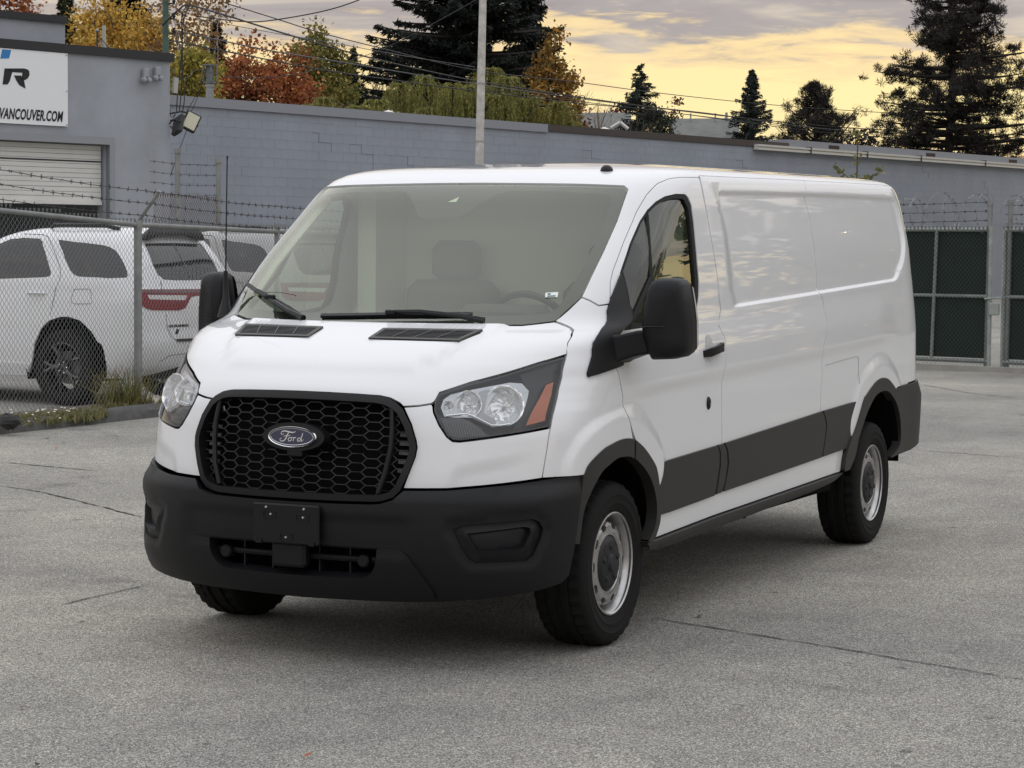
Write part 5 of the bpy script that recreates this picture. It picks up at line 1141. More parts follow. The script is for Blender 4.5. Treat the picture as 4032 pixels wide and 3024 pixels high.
        for k in range(5):
            for dd in (-.13, .13):
                a = 2*math.pi*k/5+dd*.5; b = 2*math.pi*k/5+dd*1.6; mb = MB(); mb.tube([(.05*math.cos(a), .085, .05*math.sin(a)), (.15*math.cos(a), .10, .15*math.sin(a)), (.248*math.cos(b), .10, .248*math.sin(b))], [.026, .020, .018], 6); mb.build('spoke', MATS['gloss_black_rim'], Wh, True)
            a = 2*math.pi*k/5+.6; mb = MB(); mb.lathe([(0, .02), (.009, .016), (.012, 0)], 8, Matrix.Translation((.055*math.cos(a), .088, .055*math.sin(a)))); mb.build('wheel_nut', chrome, Wh, True)
        mb = MB(); mb.lathe([(0, .105), (.03, .10), (.07, .088), (.075, .06)], 20); mb.build('hub', MATS['gloss_black_rim'], Wh, True)
        mb = MB(); mb.lathe([(0, .03), (.17, .03), (.172, .0)], 24); mb.build('brake_disc', trimgrey, Wh, True)
        mb = MB(); vs = []; n_ = 16
        for i in range(n_+1):
            a = R(-20)+R(220)*i/n_
            for yy in (.94, .45): vs.append((x+.47*math.cos(a), nm*yy, .42+.47*math.sin(a)))
        mb.add(vs, [(2*i, 2*i+1, 2*i+3, 2*i+2) for i in range(n_)]+[(1, 2*i+1, 2*i+3) for i in range(1, n_)]); mb.build('wheel_well', void, S)
    mb = MB(); mb.box((1.4, 0, .42), (4.6, 1.5, .2)); mb.build('underbody', void, S)
    mb = MB(); mb.tube([(-1.0, -.5, .30), (-1.12, -.5, .30)], .035, 8); mb.build('tailpipe', steel, S)
    return S
SUV = make_suv(); SUV.location = (-11.301, -9.497, 0); SUV.rotation_euler = (0, 0, 4.6155)
tag(SUV, 'white sport utility with dark glass and red tail light bar parked behind the chain-link fence', 'suv', 'vehicles parked behind the chain-link fence')
SUV2 = copy_tree(SUV); SUV2.location = (-15.2, -9.9, .02); SUV2.rotation_euler = (0, 0, 4.40)
tag(SUV2, 'white vehicle mostly hidden between the nearer white sport utility and the van', 'suv', 'vehicles parked behind the chain-link fence')
silverp = mat('silver_paint', (.34, .34, .33), rough=.4, coat=.6)
for ch in SUV2.children:
    for sl in ch.material_slots:
        if sl.material == paint: sl.link = 'OBJECT'; sl.material = silverp
SUV2['label'] = 'silver vehicle mostly hidden between the nearer white sport utility and the van'

# ------------------------------------------------------------------ chain-link fence at the left
wirem = mat('galvanised_wire', (.21, .215, .215), rough=.6, metal=.3)
postm = mat('weathered_steel_tube', (.24, .25, .245), rough=.55, metal=.35, var=.18, vscale=6)
barbm = mat('rusty_barbed_wire', (.045, .040, .038), rough=.8)
def linkmesh(A, B, zA, zB, z0, cell, r, twist=True):
    """woven diamond mesh between ground points A and B, bottom z0, top zA..zB"""
    A = Vector(A); B = Vector(B); d = B-A; L = d.length; t = d/L; n = Vector((-t.y, t.x, 0)); V = []; F = []; k = 0
    p_ = cell*.5; n_w = int(L/p_); hh = max(zA, zB)-z0; st = cell*.56; steps = int(hh/st)+2; base = 0
    for w in range(n_w):
        pts_ = []
        for i in range(steps):
            s0 = (w+((i+w) % 2))*p_; zt = zA+(zB-zA)*min(max(s0/L, 0), 1); z = z0+i*st
            if z > zt+st*.6: break
            pts_.append((A+t*s0+n*(.003 if (i+w) % 2 else -.003))+Vector((0, 0, z)))
        for a, b in zip(pts_[:-1], pts_[1:]):
            e = (b-a).normalized(); q1 = n*r; q2 = e.cross(n)*r
            V += [tuple(a+q1), tuple(a-q1*.5+q2*.87), tuple(a-q1*.5-q2*.87), tuple(b+q1), tuple(b-q1*.5+q2*.87), tuple(b-q1*.5-q2*.87)]
            F += [(base, base+1, base+4, base+3), (base+1, base+2, base+5, base+4), (base+2, base, base+3, base+5)]; base += 6
        if pts_:   # twisted barb at the top of each strand
            p = pts_[-1]
            for sx in (-1, 1):
                a = p; b = p+t*sx*.012+Vector((0, 0, .035)); e = (b-a).normalized(); q1 = n*r; q2 = e.cross(n)*r
                V += [tuple(a+q1), tuple(a-q1*.5+q2*.87), tuple(a-q1*.5-q2*.87), tuple(b+q1), tuple(b-q1*.5+q2*.87), tuple(b-q1*.5-q2*.87)]
                F += [(base, base+1, base+4, base+3), (base+1, base+2, base+5, base+4), (base+2, base, base+3, base+5)]; base += 6
    return V, F
def barbed(name, P, lab_parent, m=barbm, gap=.14, sag=.02, rr_=.0034):
    mb = MB(); P = [Vector(p) for p in P]
    for a, b in zip(P[:-1], P[1:]):
        n = 10; pth = [a+(b-a)*i/n+Vector((0, 0, -sag*math.sin(math.pi*i/n)+random.uniform(-.004, .004))) for i in range(n+1)]
        mb.tube(pth, rr_, 4)
        L = (b-a).length; k = int(L/gap)
        for i in range(k):
            f = (i+.5)/k; c = a+(b-a)*f+Vector((0, 0, -sag*math.sin(math.pi*f))); t = (b-a).normalized()
            for q in range(3):
                an = random.uniform(0, 6.28); v = Vector((t.x*math.cos(an), t.y*math.cos(an), math.sin(an)))*.024; mb.tube([c-v, c+v], rr_*.8, 3)
    return mb.build(name, m, lab_parent)
fA = polar(-13.6, 20.6); fB = polar(-9.33, 22.67); fC = polar(-5.9, 25.2); fD = polar(-2.0, 28.6)
FEN = empty('chain_link_fence', fB, 0, 'chain-link fence with top rail and barbed wire in front of the white sport utility', 'fence')
def rel(p): return Vector(p)-fB
for nm, a, b, za, zb in (('mesh_panel', fA, fB, 2.0, 1.87), ('mesh_panel', fB, fC, 1.87, 1.83), ('mesh_panel', fC, fD, 1.83, 1.83)):
    V, F = linkmesh(rel(a), rel(b), za, zb, .04, .062, .0024); o = npmesh(nm, V, F, wirem, FEN); o['kind'] = 'stuff'
    mb = MB(); mb.tube([rel(a)+Vector((0, 0, za-.02)), rel(b)+Vector((0, 0, zb-.02))], .026, 10); mb.build('top_rail', postm, FEN, True)
mb = MB(); mb.tube([rel(fB)+Vector((0, 0, 0)), rel(fB)+Vector((.0, .0, 1.86))], .040, 12); mb.build('fence_post', postm, FEN, True)
mb = MB(); mb.lathe([(.0, .03), (.038, .025), (.046, 0), (.046, -.05)], 12, Matrix.Translation(rel(fB)+Vector((0, 0, 1.87))) @ Matrix.Rotation(R(90), 4, 'X')); mb.build('post_cap', postm, FEN, True)
rgt = Vector((math.sin(YAW), -math.cos(YAW), 0)); dep = Vector((math.cos(YAW), math.sin(YAW), 0))
aw = rgt*.24-dep*.12
mb = MB(); mb.tube([Vector((0, 0, 1.88)), Vector((0, 0, 1.88))+aw*.96+Vector((0, 0, .30))], .020, 8); mb.build('barb_arm', postm, FEN, True)
for k, f in enumerate((.96, .60, .22)):
    z = 1.88+.30*f; q = aw*f
    barbed('barbed_strand', [rel(fA)+q+Vector((0, 0, z+.16-.01*k)), q+Vector((0, 0, z)), rel(fC)+q+Vector((0, 0, z-.10)), rel(fD)+q+Vector((0, 0, z-.12))], FEN)
for p, z in ((fC, 1.9), (fD, 1.9)):
    mb = MB(); mb.tube([rel(p), rel(p)+Vector((0, 0, z))], .03, 8); mb.build('fence_post', postm, FEN, True)
# far corner of the same yard fence (two posts and a short run seen beyond)
f2 = polar(-8.35, 33.0); f3 = polar(-7.35, 34.5)
FE2 = empty('far_chain_link_fence', f2, 0, 'small rusty run of chain-link fence and two posts beyond the white sport utility', 'fence')
V, F = linkmesh(Vector((0, 0, 0))+dep*(-.3)-rgt*.3, f3-f2, 2.32, 2.32, .3, .07, .003); o = npmesh('mesh_panel', V, F, mat('rust_mesh', (.12, .075, .06), rough=.8), FE2); o['kind'] = 'stuff'
for p, z in ((Vector((0, 0, 0)), 2.98), (f3-f2, 2.90)):
    mb = MB(); mb.tube([p, p+Vector((0, 0, z))], .04, 8); mb.tube([p+Vector((0, 0, z-.02)), p+Vector((0, 0, z+.05))], .055, 8); mb.build('fence_post', postm, FE2, True)
for z in (2.4, 2.55, 2.7, 2.85): barbed('barbed_strand', [-rgt*.4+Vector((0, 0, z)), (f3-f2)+Vector((0, 0, z))], FE2, gap=.2)
# asphalt kerb berm along the fence foot
kA, kB, kC = polar(-13.8, 20.0), polar(-9.0, 22.35), polar(-5.0, 24.7)
mb = MB(); P = []
for a, b in ((kA, kB), (kB, kC)):
    for i in range(14): P.append(a+(b-a)*i/14)
P.append(kC); vs = []; rg = random.Random(5)
for i, p in enumerate(P):
    t = (P[min(i+1, len(P)-1)]-P[max(i-1, 0)]).normalized(); n = Vector((-t.y, t.x, 0)); n = n if n.dot(CAMPOS-p) > 0 else -n
    for o_, z in ((.16, -.02), (.13, .07), (.08, .105), (-.04, .115), (-.12, .08), (-.2, .02)): vs.append(p+n*(o_+rg.uniform(-.012, .012))+Vector((0, 0, z+rg.uniform(-.008, .008))))
mb.add(vs, [(i*6+j, i*6+j+1, i*6+7+j, i*6+6+j) for i in range(len(P)-1) for j in range(5)])
o = mb.build('kerb', mat('kerb_asphalt', (.085, .085, .082), rough=.95, var=.25, vscale=14, bump=.8, bscale=90), None, True); tag(o, kind='structure')
# soil strip behind the kerb
mb = MB(); q0 = [p+Vector((0, 0, .03)) for p in (kA, kB, kC)]; bk = [polar(-14.2, 21.6), polar(-9.4, 24.2), polar(-5.2, 26.4)]
mb.add(q0+[b+Vector((0, 0, .03)) for b in bk], [(0, 1, 4, 3), (1, 2, 5, 4)]); o = mb.build('soil_strip', mat('dry_soil', (.13, .11, .085), rough=1, var=.3, vscale=9, bump=.5, bscale=40)); tag(o, kind='structure')
# ------------------------------------------------------------------ yard gate at the right with privacy cloth and razor coil
gA, gB = Vector((-24.0, -8.6, 0)), Vector((-21.6, .9, 0)); gt = (gB-gA).normalized(); gn = Vector((gt.y, -gt.x, 0)); gn = gn if gn.dot(CAMPOS-gA) > 0 else -gn
def gs(px):    # distance along the gate line for a bearing
    d = polar(math.degrees(math.atan((px-2016)/8975)), 1.0)-polar(0, 0); o = Vector((CAMPOS.x, CAMPOS.y, 0))
    den = d.x*gt.y-d.y*gt.x; w = gA-o; return (w.x*d.y-w.y*d.x)/den*-1 if False else ((o.x-gA.x)*d.y-(o.y-gA.y)*d.x)/(gt.x*d.y-gt.y*d.x)
sP, sQ, sV = gs(3893), gs(3948), gs(3668)
cloth = mat('green_privacy_cloth', (.009, .019, .015), rough=.85, var=.2, vscale=3)
gwire = mat('green_coated_wire', (.020, .040, .032), rough=.4)
gtube = mat('pale_gate_tube', (.30, .33, .31), rough=.5, metal=.2, var=.2, vscale=7)
def gate_leaf(s0, s1, lab):
    Gt = empty('yard_gate', gA+gt*s0, 0, lab, 'gate', 'leaves of the yard gate'); L = s1-s0; q = lambda s, z, h=0.0: gt*s+gn*h+Vector((0, 0, z))
    mb = MB(); nx, nz = 18, 8; rg = random.Random(int(s0*10)); vs = [q(L*i/nx, .17+1.77*j/nz, -.035+rg.uniform(-.012, .012)) for i in range(nx+1) for j in range(nz+1)]
    mb.add(vs, [(i*(nz+1)+j, i*(nz+1)+j+1, (i+1)*(nz+1)+j+1, (i+1)*(nz+1)+j) for i in range(nx) for j in range(nz)]); mb.build('privacy_cloth', cloth, Gt, True)
    V, F = linkmesh(q(0, 0, .035), q(L, 0, .035), 1.96, 1.96, .08, .060, .0028); o = npmesh('mesh_panel', V, F, gwire, Gt); o['kind'] = 'stuff'
    for z, r_ in ((1.95, .030), (1.03, .026), (.13, .030)): mb = MB(); mb.tube([q(0, z), q(L, z)], r_, 10); mb.build('gate_rail', gtube, Gt, True)
    for s in (0.0, L): mb = MB(); mb.tube([q(s, .06), q(s, 2.0)], .034, 10); mb.build('gate_stile', gtube, Gt, True)
    return Gt, q, L
G1, q1, L1 = gate_leaf(sP-4.6, sP, 'left leaf of the yard gate with dark green privacy cloth beside the van tail')
mb = MB(); s_ = sV-(sP-4.6); mb.tube([q1(s_, .13), q1(s_+.05, 1.95)], .026, 8); mb.build('gate_stile', gtube, G1, True)
G2, q2, L2 = gate_leaf(sQ, sQ+3.6, 'right leaf of the yard gate with dark green privacy cloth at the photo edge')
mb = MB(); mb.bevbox(q1(L1+.10, .86, .05), (.06, .14, .17), .01); mb.tube([q1(L1-.05, 1.0, .05), q1(L1+.22, 1.02, .06)], .014, 6); mb.build('latch', gtube, G1)
for s_, z_ in ((sP-.045, 2.34), (sQ+.05, 2.36)):
    mb = MB(); mb.tube([gA+gt*s_-gn*.02, gA+gt*(s_+.03)+gn*.0+Vector((0, 0, z_))], .036, 10); mb.tube([gA+gt*(s_+.03)+Vector((0, 0, z_-.05)), gA+gt*(s_+.03)+Vector((0, 0, z_))], .046, 10)
    o = mb.build('gate_post', postm, None, True); tag(o, 'steel gate post at the meeting of the two green gate leaves, '+('left one' if s_ < sQ else 'right one'), 'post', 'gate posts')
for s0, s1, lab in ((sP-4.7, sP, 'three strands of barbed wire above the left gate leaf'), (sQ, sQ+3.7, 'three strands of barbed wire above the right gate leaf')):
    B_ = empty('gate_barbed_wire', gA+gt*s0, 0, lab, 'wire', 'barbed wire above the gate')
    for z in (2.08, 2.21, 2.335): barbed('barbed_strand', [Vector((0, 0, z-.05)), gt*(s1-s0)+Vector((0, 0, z))], B_, gap=.16, rr_=.004)
    C_ = empty('razor_coil', gA+gt*s0, 0, lab.replace('three strands of barbed wire', 'loose coil of razor wire'), 'wire', 'razor coils above the gate')
    mb = MB(); n = 420; turns = (s1-s0)/.27; rg = random.Random(int(s0*7)); pth = []
    for i in range(n+1):
        f = i/n; a = 2*math.pi*turns*f; r_ = .21+.05*math.sin(f*9)+.04*math.sin(a*.37); pth.append(gt*((s1-s0)*f+.10*math.sin(a*.5))+gn*(r_*math.cos(a)*.8)+Vector((0, 0, 2.18+r_*math.sin(a))))
    mb.tube(pth, .004, 4)
    for i in range(2, n-2, 1):
        p = pth[i]; t = (pth[i+1]-pth[i-1]).normalized(); v = Vector((rg.uniform(-1, 1), rg.uniform(-1, 1), rg.uniform(-1, 1))).cross(t).normalized()*.015; mb.add([p-v-t*.01, p-v+t*.01, p+v+t*.01, p+v-t*.01], [(0, 1, 2, 3)])
    mb.build('coil', mat('bright_razor_wire', (.26, .265, .27), rough=.45, metal=.5), C_)
mb = MB(); a = gA+gn*.25; b = gB+gn*.25; mb.add([a+Vector((0, 0, .0)), b, b+Vector((0, 0, .07)), a+Vector((0, 0, .07)), a-gn*.12+Vector((0, 0, .07)), b-gn*.12+Vector((0, 0, .07))], [(0, 1, 2, 3), (3, 2, 5, 4)]); o = mb.build('gate_sill', mat('concrete_sill', (.30, .29, .26), rough=.9, var=.15, vscale=4)); tag(o, kind='structure')

# ------------------------------------------------------------------ trees beyond the wall
barkm = mat('dark_bark', (.040, .033, .028), rough=.95, var=.3, vscale=5)
barkw = mat('pale_birch_bark', (.45, .43, .40), rough=.9, var=.3, vscale=4)
def leafmat(name, tl=.25):
    if name in MATS: return MATS[name]
    m = bpy.data.materials.new(name); m.use_nodes = True; t = m.node_tree; b = t.nodes['Principled BSDF']; at = t.nodes.new('ShaderNodeAttribute'); at.attribute_name = 'tint'
    t.links.new(at.outputs['Color'], b.inputs['Base Color']); b.inputs['Roughness'].default_value = .7; b.inputs['Specular IOR Level'].default_value = .25
    tr = t.nodes.new('ShaderNodeBsdfTranslucent'); t.links.new(at.outputs['Color'], tr.inputs[0]); mx_ = t.nodes.new('ShaderNodeMixShader'); mx_.inputs[0].default_value = tl
    o = t.nodes['Material Output']; t.links.new(b.outputs[0], mx_.inputs[1]); t.links.new(tr.outputs[0], mx_.inputs[2]); t.links.new(mx_.outputs[0], o.inputs[0]); MATS[name] = m; return m
leafm = leafmat('autumn_leaf', .30); needm = leafmat('conifer_needle', .12)
def quads(C, size, aspect, rg, dirs=None, spread=1.0, tri=False):
    """leaf faces at centres C: random planes, or long axis along dirs"""
    n = len(C); a = rg.normal(size=(n, 3)) if dirs is None else dirs+rg.normal(size=(n, 3))*spread
    a /= np.linalg.norm(a, axis=1, keepdims=True)+1e-9; b = np.cross(a, rg.normal(size=(n, 3))); b /= np.linalg.norm(b, axis=1, keepdims=True)+1e-9
    s = (size*(.6+.8*rg.random(n)))[:, None]; a = a*s; b = b*s*aspect
    V = np.stack([C-a, C+b*.9+a*.1, C+a, C-b*.9+a*.1], 1).reshape(-1, 3); F = np.arange(4*n).reshape(n, 4); return V, F
def tints(n, pal, rg, jit=.25):
    pal = np.array(pal); c = pal[rg.integers(0, len(pal), n)]*(1+jit*(rg.random((n, 1))*2-1)); return np.repeat(np.clip(c, .003, .9), 4, 0)
def limb(mb, a, b, r0, r1, rg, n=5, wob=.06, droop=0.0):
    a = np.array(a); b = np.array(b); L = np.linalg.norm(b-a); P = []
    for i in range(n+1):
        f = i/n; p = a+(b-a)*f+rg.normal(size=3)*wob*L*math.sin(math.pi*f)*.5; p[2] += droop*L*math.sin(math.pi*f); P.append(p)
    mb.tube(P, [r0+(r1-r0)*i/n for i in range(n+1)], 5, cap=False); return P
def broadleaf(nm, lab, deg, D, top, halfw, pal, seed, base=.30, nleaf=9000, leaf=.085, clumps=110, clump_r=.13, bark=None, group='autumn trees beyond the wall', cat='tree', flat=1.0, trunk_r=.14, z0=0.0, skew=0.0):
    rg = np.random.default_rng(seed); T = empty(nm, polar(deg, D, z0), 0, lab, cat, group); mb = MB(); bark = bark or barkm
    zc = top*(1+base)/2; hz = top*(1-base)/2
    limb(mb, (0, 0, 0), (skew*.3, 0, top*.72), trunk_r, trunk_r*.35, rg, 7, .03)
    cl = []
    while len(cl) < clumps:
        p = rg.normal(size=3); p /= np.linalg.norm(p); r = rg.random()**.42
        q = p*r; w = 1-.35*max(q[2], 0)**2
        if q[2] < -.55 and rg.random() < .5: continue
        cl.append((q[0]*halfw*w+skew*(q[2]+1)*.5, q[1]*halfw*w, zc+q[2]*hz))
    cl = np.array(cl)
    for i in range(0, len(cl), 2):
        c = cl[i]; h = min(max(c[2]*.62+rg.normal()*.3, top*base*.55), top*.7); limb(mb, (skew*.3*h/top, 0, h), c, trunk_r*.30, .012, rg, 4, .10, .05)
    mb.build('trunk', bark, T, True)
    per = nleaf//len(cl); C = []; sh = []
    for c in cl:
        k = int(per*rg.uniform(.5, 1.5)); rr_ = halfw*clump_r*rg.uniform(.7, 1.6)+.12; d = rg.normal(size=(k, 3))*np.array([rr_, rr_, rr_*.75*flat])*.75; C.append(c+d); sh.append(np.full(k, rg.uniform(.72, 1.25)))
    C = np.concatenate(C); sh = np.concatenate(sh); V, F = quads(C, leaf, .75, rg); npmesh('crown', V, F, leafm, T, tints(len(C), pal, rg)*np.repeat(sh, 4)[:, None]); return T
def conifer(nm, lab, deg, D, top, halfw, pal, seed, z_low=1.0, n_br=90, style='fir', needle=.11, per=70, trunk_r=.2, group='evergreens beyond the wall', forks=1, power=.85, droop=-.12, tip_up=.05, width_fn=None, side_=.30):
    rg = np.random.default_rng(seed); T = empty(nm, polar(deg, D), 0, lab, 'tree', group); mb = MB(); C = []; DR = []
    for f in range(forks):
        ox = 0 if forks == 1 else (f-(forks-1)/2)*.55; tp = top*(1-.08*f)
        limb(mb, (ox*.3, 0, 0), (ox, 0, tp), trunk_r, .02, rg, 8, .008)
        for i in range(n_br//forks):
            h = z_low+(tp-z_low)*((i+rg.random())/(n_br//forks)); k = (1-(h-z_low)/(tp-z_low)); L = halfw*(width_fn(1-k) if width_fn else k**power)*rg.uniform(.50, 1.18)+.12
            if style == 'pine': L *= rg.uniform(.75, 1.2)
            az_ = rg.random()*6.283; d = np.array([math.cos(az_), math.sin(az_), 0]); a = np.array([ox, 0, h]); n = 7; P = []
            for j in range(n+1):
                s = j/n; P.append(a+d*L*s+np.array([0, 0, droop*L*s*1.6+tip_up*L*s*s*3]))
            mb.tube(P, [max(.01, .03*L*(1-j/n)+.008) for j in range(n+1)], 4, cap=False); P = np.array(P)
            if style == 'pine':
                m = int(5+L*3.2)
                for q in range(m):
                    s = min(1.0, .30+.70*rg.random()**.7); b = P[0]+(P[-1]-P[0])*s; b = b+np.array([rg.normal()*.22*L*s*.6, rg.normal()*.22*L*s*.6, rg.uniform(-.24, .30)*L*.5+(P[min(int(s*n), n)]-(P[0]+(P[-1]-P[0])*s))[2]])
                    kk = int(per*rg.uniform(.5, 1.3)); o = rg.normal(size=(kk, 3)); o /= np.linalg.norm(o, axis=1, keepdims=True); rad = rg.uniform(.12, .27); C.append(b+o*rad*np.array([1.15, 1.15, .85])*rg.random((kk, 1))**.4); DR.append(o+np.array([0, 0, .5]))
            else:
                kk = int(per*(.35+L/halfw)); s = rg.random(kk)**.75; idx = np.clip((s*n).astype(int), 0, n-1); fr = (s*n-idx)[:, None]; b = P[idx]*(1-fr)+P[idx+1]*fr
                perp = np.array([-d[1], d[0], 0]); wid = (side_*L*(1.05-s)+.04)*rg.uniform(-1, 1, kk); b = b+perp*wid[:, None]+np.array([0, 0, 1.0])*(-np.abs(wid)*.30-np.abs(rg.normal(size=kk))*(.10 if style == 'fir' else .22))[:, None]
                C.append(b); DR.append(np.tile(d*.7, (kk, 1))+perp*np.sign(wid)[:, None]*.7+np.array([0, 0, -.25 if style == 'fir' else -.9]))
    mb.build('trunk', barkm, T, True); C = np.concatenate(C); DR = np.concatenate(DR); V, F = quads(C, needle, .26 if style != 'pine' else .13, rg, DR, .45); npmesh('crown', V, F, needm, T, tints(len(C), pal, rg, .35)); return T
def bearing(px): return math.degrees(math.atan((px-2016)/8975))
def ztop(px, py, D): return 1.66+D*(974+.0076*(px-2016)-py)/8975
RUST = [(0.405, 0.1418, 0.054), (0.324, 0.1148, 0.0473), (0.459, 0.189, 0.0675), (0.243, 0.0878, 0.0432)]
YEL = [(0.609, 0.377, 0.0725), (0.522, 0.3335, 0.0798), (0.667, 0.4495, 0.1015), (0.406, 0.29, 0.0725)]
YGR = [(0.42, 0.35, 0.07), (0.308, 0.294, 0.07), (0.504, 0.392, 0.084), (0.238, 0.238, 0.063)]
OLV = [(0.169, 0.169, 0.0455), (0.13, 0.143, 0.0416), (0.221, 0.195, 0.052), (0.26, 0.208, 0.0585)]
GOLD = [(0.336, 0.182, 0.042), (0.252, 0.154, 0.042), (0.42, 0.224, 0.049), (0.168, 0.119, 0.0392)]
RED = [(0.1105, 0.0234, 0.0286), (0.078, 0.0182, 0.0234), (0.143, 0.0325, 0.0338)]
FIR = [(.020, .026, .022), (.014, .019, .017), (.028, .034, .027)]
PINE = [(.030, .028, .024), (.022, .022, .020), (.042, .036, .028)]
CED = [(0.036, 0.0456, 0.0408), (0.0264, 0.036, 0.0324), (0.048, 0.06, 0.0528)]
WIL = [(0.27, 0.2565, 0.0743), (0.216, 0.216, 0.0675), (0.324, 0.2903, 0.0878), (0.1755, 0.1823, 0.0607)]
D = 88; broadleaf('maple_tree', 'rust red maple at the upper left corner of the photo', bearing(10), D, ztop(10, -70, D), 1.7, RUST, 1, .35, 9000)
D = 100; conifer('fir_tree', 'dark mixed evergreen between the rust tree and the yellow tree', bearing(262), D, ztop(262, -20, D), 1.0, OLV[:1]+FIR, 2, ztop(262, 250, D), 90, 'fir', .10, 110)
D = 84; broadleaf('ash_tree', 'broad golden yellow tree above the garage roof', bearing(420), D, ztop(420, 8, D), 1.9, YEL, 3, .30, 15000, .075, 170)
D = 86; broadleaf('ash_tree', 'smaller golden yellow tree beside the green utility pole', bearing(575), D, ztop(575, 40, D), 1.35, YEL, 31, .30, 9000, .075, 120)
D = 120; conifer('fir_tree', 'dark evergreen top rising behind the golden yellow tree', bearing(500), D, ztop(500, -110, D), 2.2, FIR, 32, ztop(500, 200, D), 120, 'fir', .14, 120)
D = 74; broadleaf('lime_tree', 'yellow green tree just right of the garage corner', bearing(775), D, ztop(775, 175, D), 1.1, YGR, 4, .30, 11000, .07, 90)
D = 82; broadleaf('birch_tree', 'tall birch with pale trunk and thin brown leaves', bearing(752), D, ztop(752, -150, D), 1.7, [(.26, .15, .065), (.20, .12, .06), (.30, .19, .08)], 5, .38, 3600, .075, 75, .20, barkw, trunk_r=.10)
D = 112; conifer('fir_tree', 'dark blue green spruce behind the pale birch trunk', bearing(850), D, ztop(850, 95, D), 1.15, FIR, 6, ztop(850, 420, D), 110, 'fir', .12, 110)
D = 80; broadleaf('maple_tree', 'orange rust maple left of the roof flue', bearing(960), D, ztop(960, 160, D), 1.45, RUST, 7, .30, 14000, .07, 110)
D = 82; broadleaf('maple_tree', 'orange rust maple right of the roof flue', bearing(1130), D, ztop(1130, 185, D), 1.4, RUST, 8, .30, 13000, .07, 100)
D = 94; broadleaf('poplar_tree', 'olive green tree standing behind the orange maples', bearing(1255), D, ztop(1255, 78, D), 1.6, OLV, 9, .22, 15000, .08, 120, flat=1.3)
D = 118; conifer('fir_tree', 'small dark spruce left of the weeping willow', bearing(1385), D, ztop(1385, 195, D), .75, FIR, 10, ztop(1385, 440, D), 90, 'fir', .11, 80)
D = 104; conifer('fir_tree', 'huge dark fir behind the pale light pole', bearing(1800), D, ztop(1800, -700, D), 4.4, FIR, 11, 5.5, 300, 'fir', .17, 330, .35, width_fn=lambda t: 1.0 if t < .30 else (1-t)/.70*1.0, droop=-.06)
D = 108; conifer('cedar_tree', 'drooping dark cedar to the right of the huge fir', bearing(2060), D, ztop(2060, -330, D), 2.0, FIR, 12, 5.5, 200, 'cedar', .14, 190)
D = 92; broadleaf('maple_tree', 'brownish gold maple under the drooping cedar', bearing(2165), D, ztop(2165, 120, D), 1.25, GOLD, 13, .15, 10000, .08, 90, flat=1.4)
D = 130; conifer('cedar_tree', 'dark green deodar cedar with two drooping tips right of the bare tree', bearing(2505), D, ztop(2490, 255, D), 2.5, CED, 14, ztop(2490, 600, D), 130, 'fir', .13, 75, forks=2, power=.95, droop=.10, tip_up=-.02, side_=.14)
D = 118; broadleaf('cypress_shrub', 'dense dark green cypress in front of the deodar cedar', bearing(2575), D, ztop(2575, 415, D), 1.35, [(.035, .042, .030), (.028, .034, .026), (.045, .05, .034)], 15, .10, 8000, .08, 110, group='evergreens beyond the wall')
D = 132; conifer('cedar_tree', 'narrow dark conifer standing alone in the yellow sky', bearing(2945), D, ztop(2945, 285, D), 1.75, CED, 16, ztop(2945, 620, D), 150, 'fir', .12, 80, power=.95, droop=.08, tip_up=.02, side_=.15)
D = 110; conifer('pine_tree', 'short bushy pine left of the tall pine', bearing(3195), D, ztop(3205, 345, D), 2.3, PINE, 17, ztop(3205, 640, D), 70, 'pine', .10, 48, forks=1, power=.85, droop=.28, tip_up=.10)
D = 96; conifer('pine_tree', 'very tall dark pine at the right side of the photo', bearing(3725), D, ztop(3725, -330, D), 3.3, PINE, 18, ztop(3725, 640, D), 150, 'pine', .115, 62, .26, forks=2, droop=-.02, tip_up=.04, width_fn=lambda t: .95+.12*math.sin(t*9.0) if t < .35 else (1-t)/.65*1.0)
D = 104; broadleaf('pine_shrub', 'low dark shrubs along the wall foot of the pines', bearing(3330), D, ztop(3330, 520, D), 2.6, PINE, 19, .05, 8000, .10, 120, flat=.6, group='evergreens beyond the wall')
D = 106; broadleaf('pine_shrub', 'low dark shrubs under the tall pine', bearing(3800), D, ztop(3800, 545, D), 2.2, PINE, 20, .05, 6000, .10, 100, flat=.6, group='evergreens beyond the wall')
for px, py, w, D, sd, lab in ((2265, 440, .75, 100, 21, 'dark red maple at the right edge of the weeping willow'), (2420, 390, 1.1, 140, 22, 'dark red maple at the foot of the deodar cedar'), (2650, 400, .9, 142, 23, 'dark red maple right of the deodar cedar'), (2790, 440, 1.0, 145, 24, 'dark red maple between the cedar and the lone conifer')):
    broadleaf('red_maple', lab, bearing(px), D, ztop(px, py, D), w*1.2, RED, sd, .2, 4500, .08, 70, group='dark red maples beyond the wall')
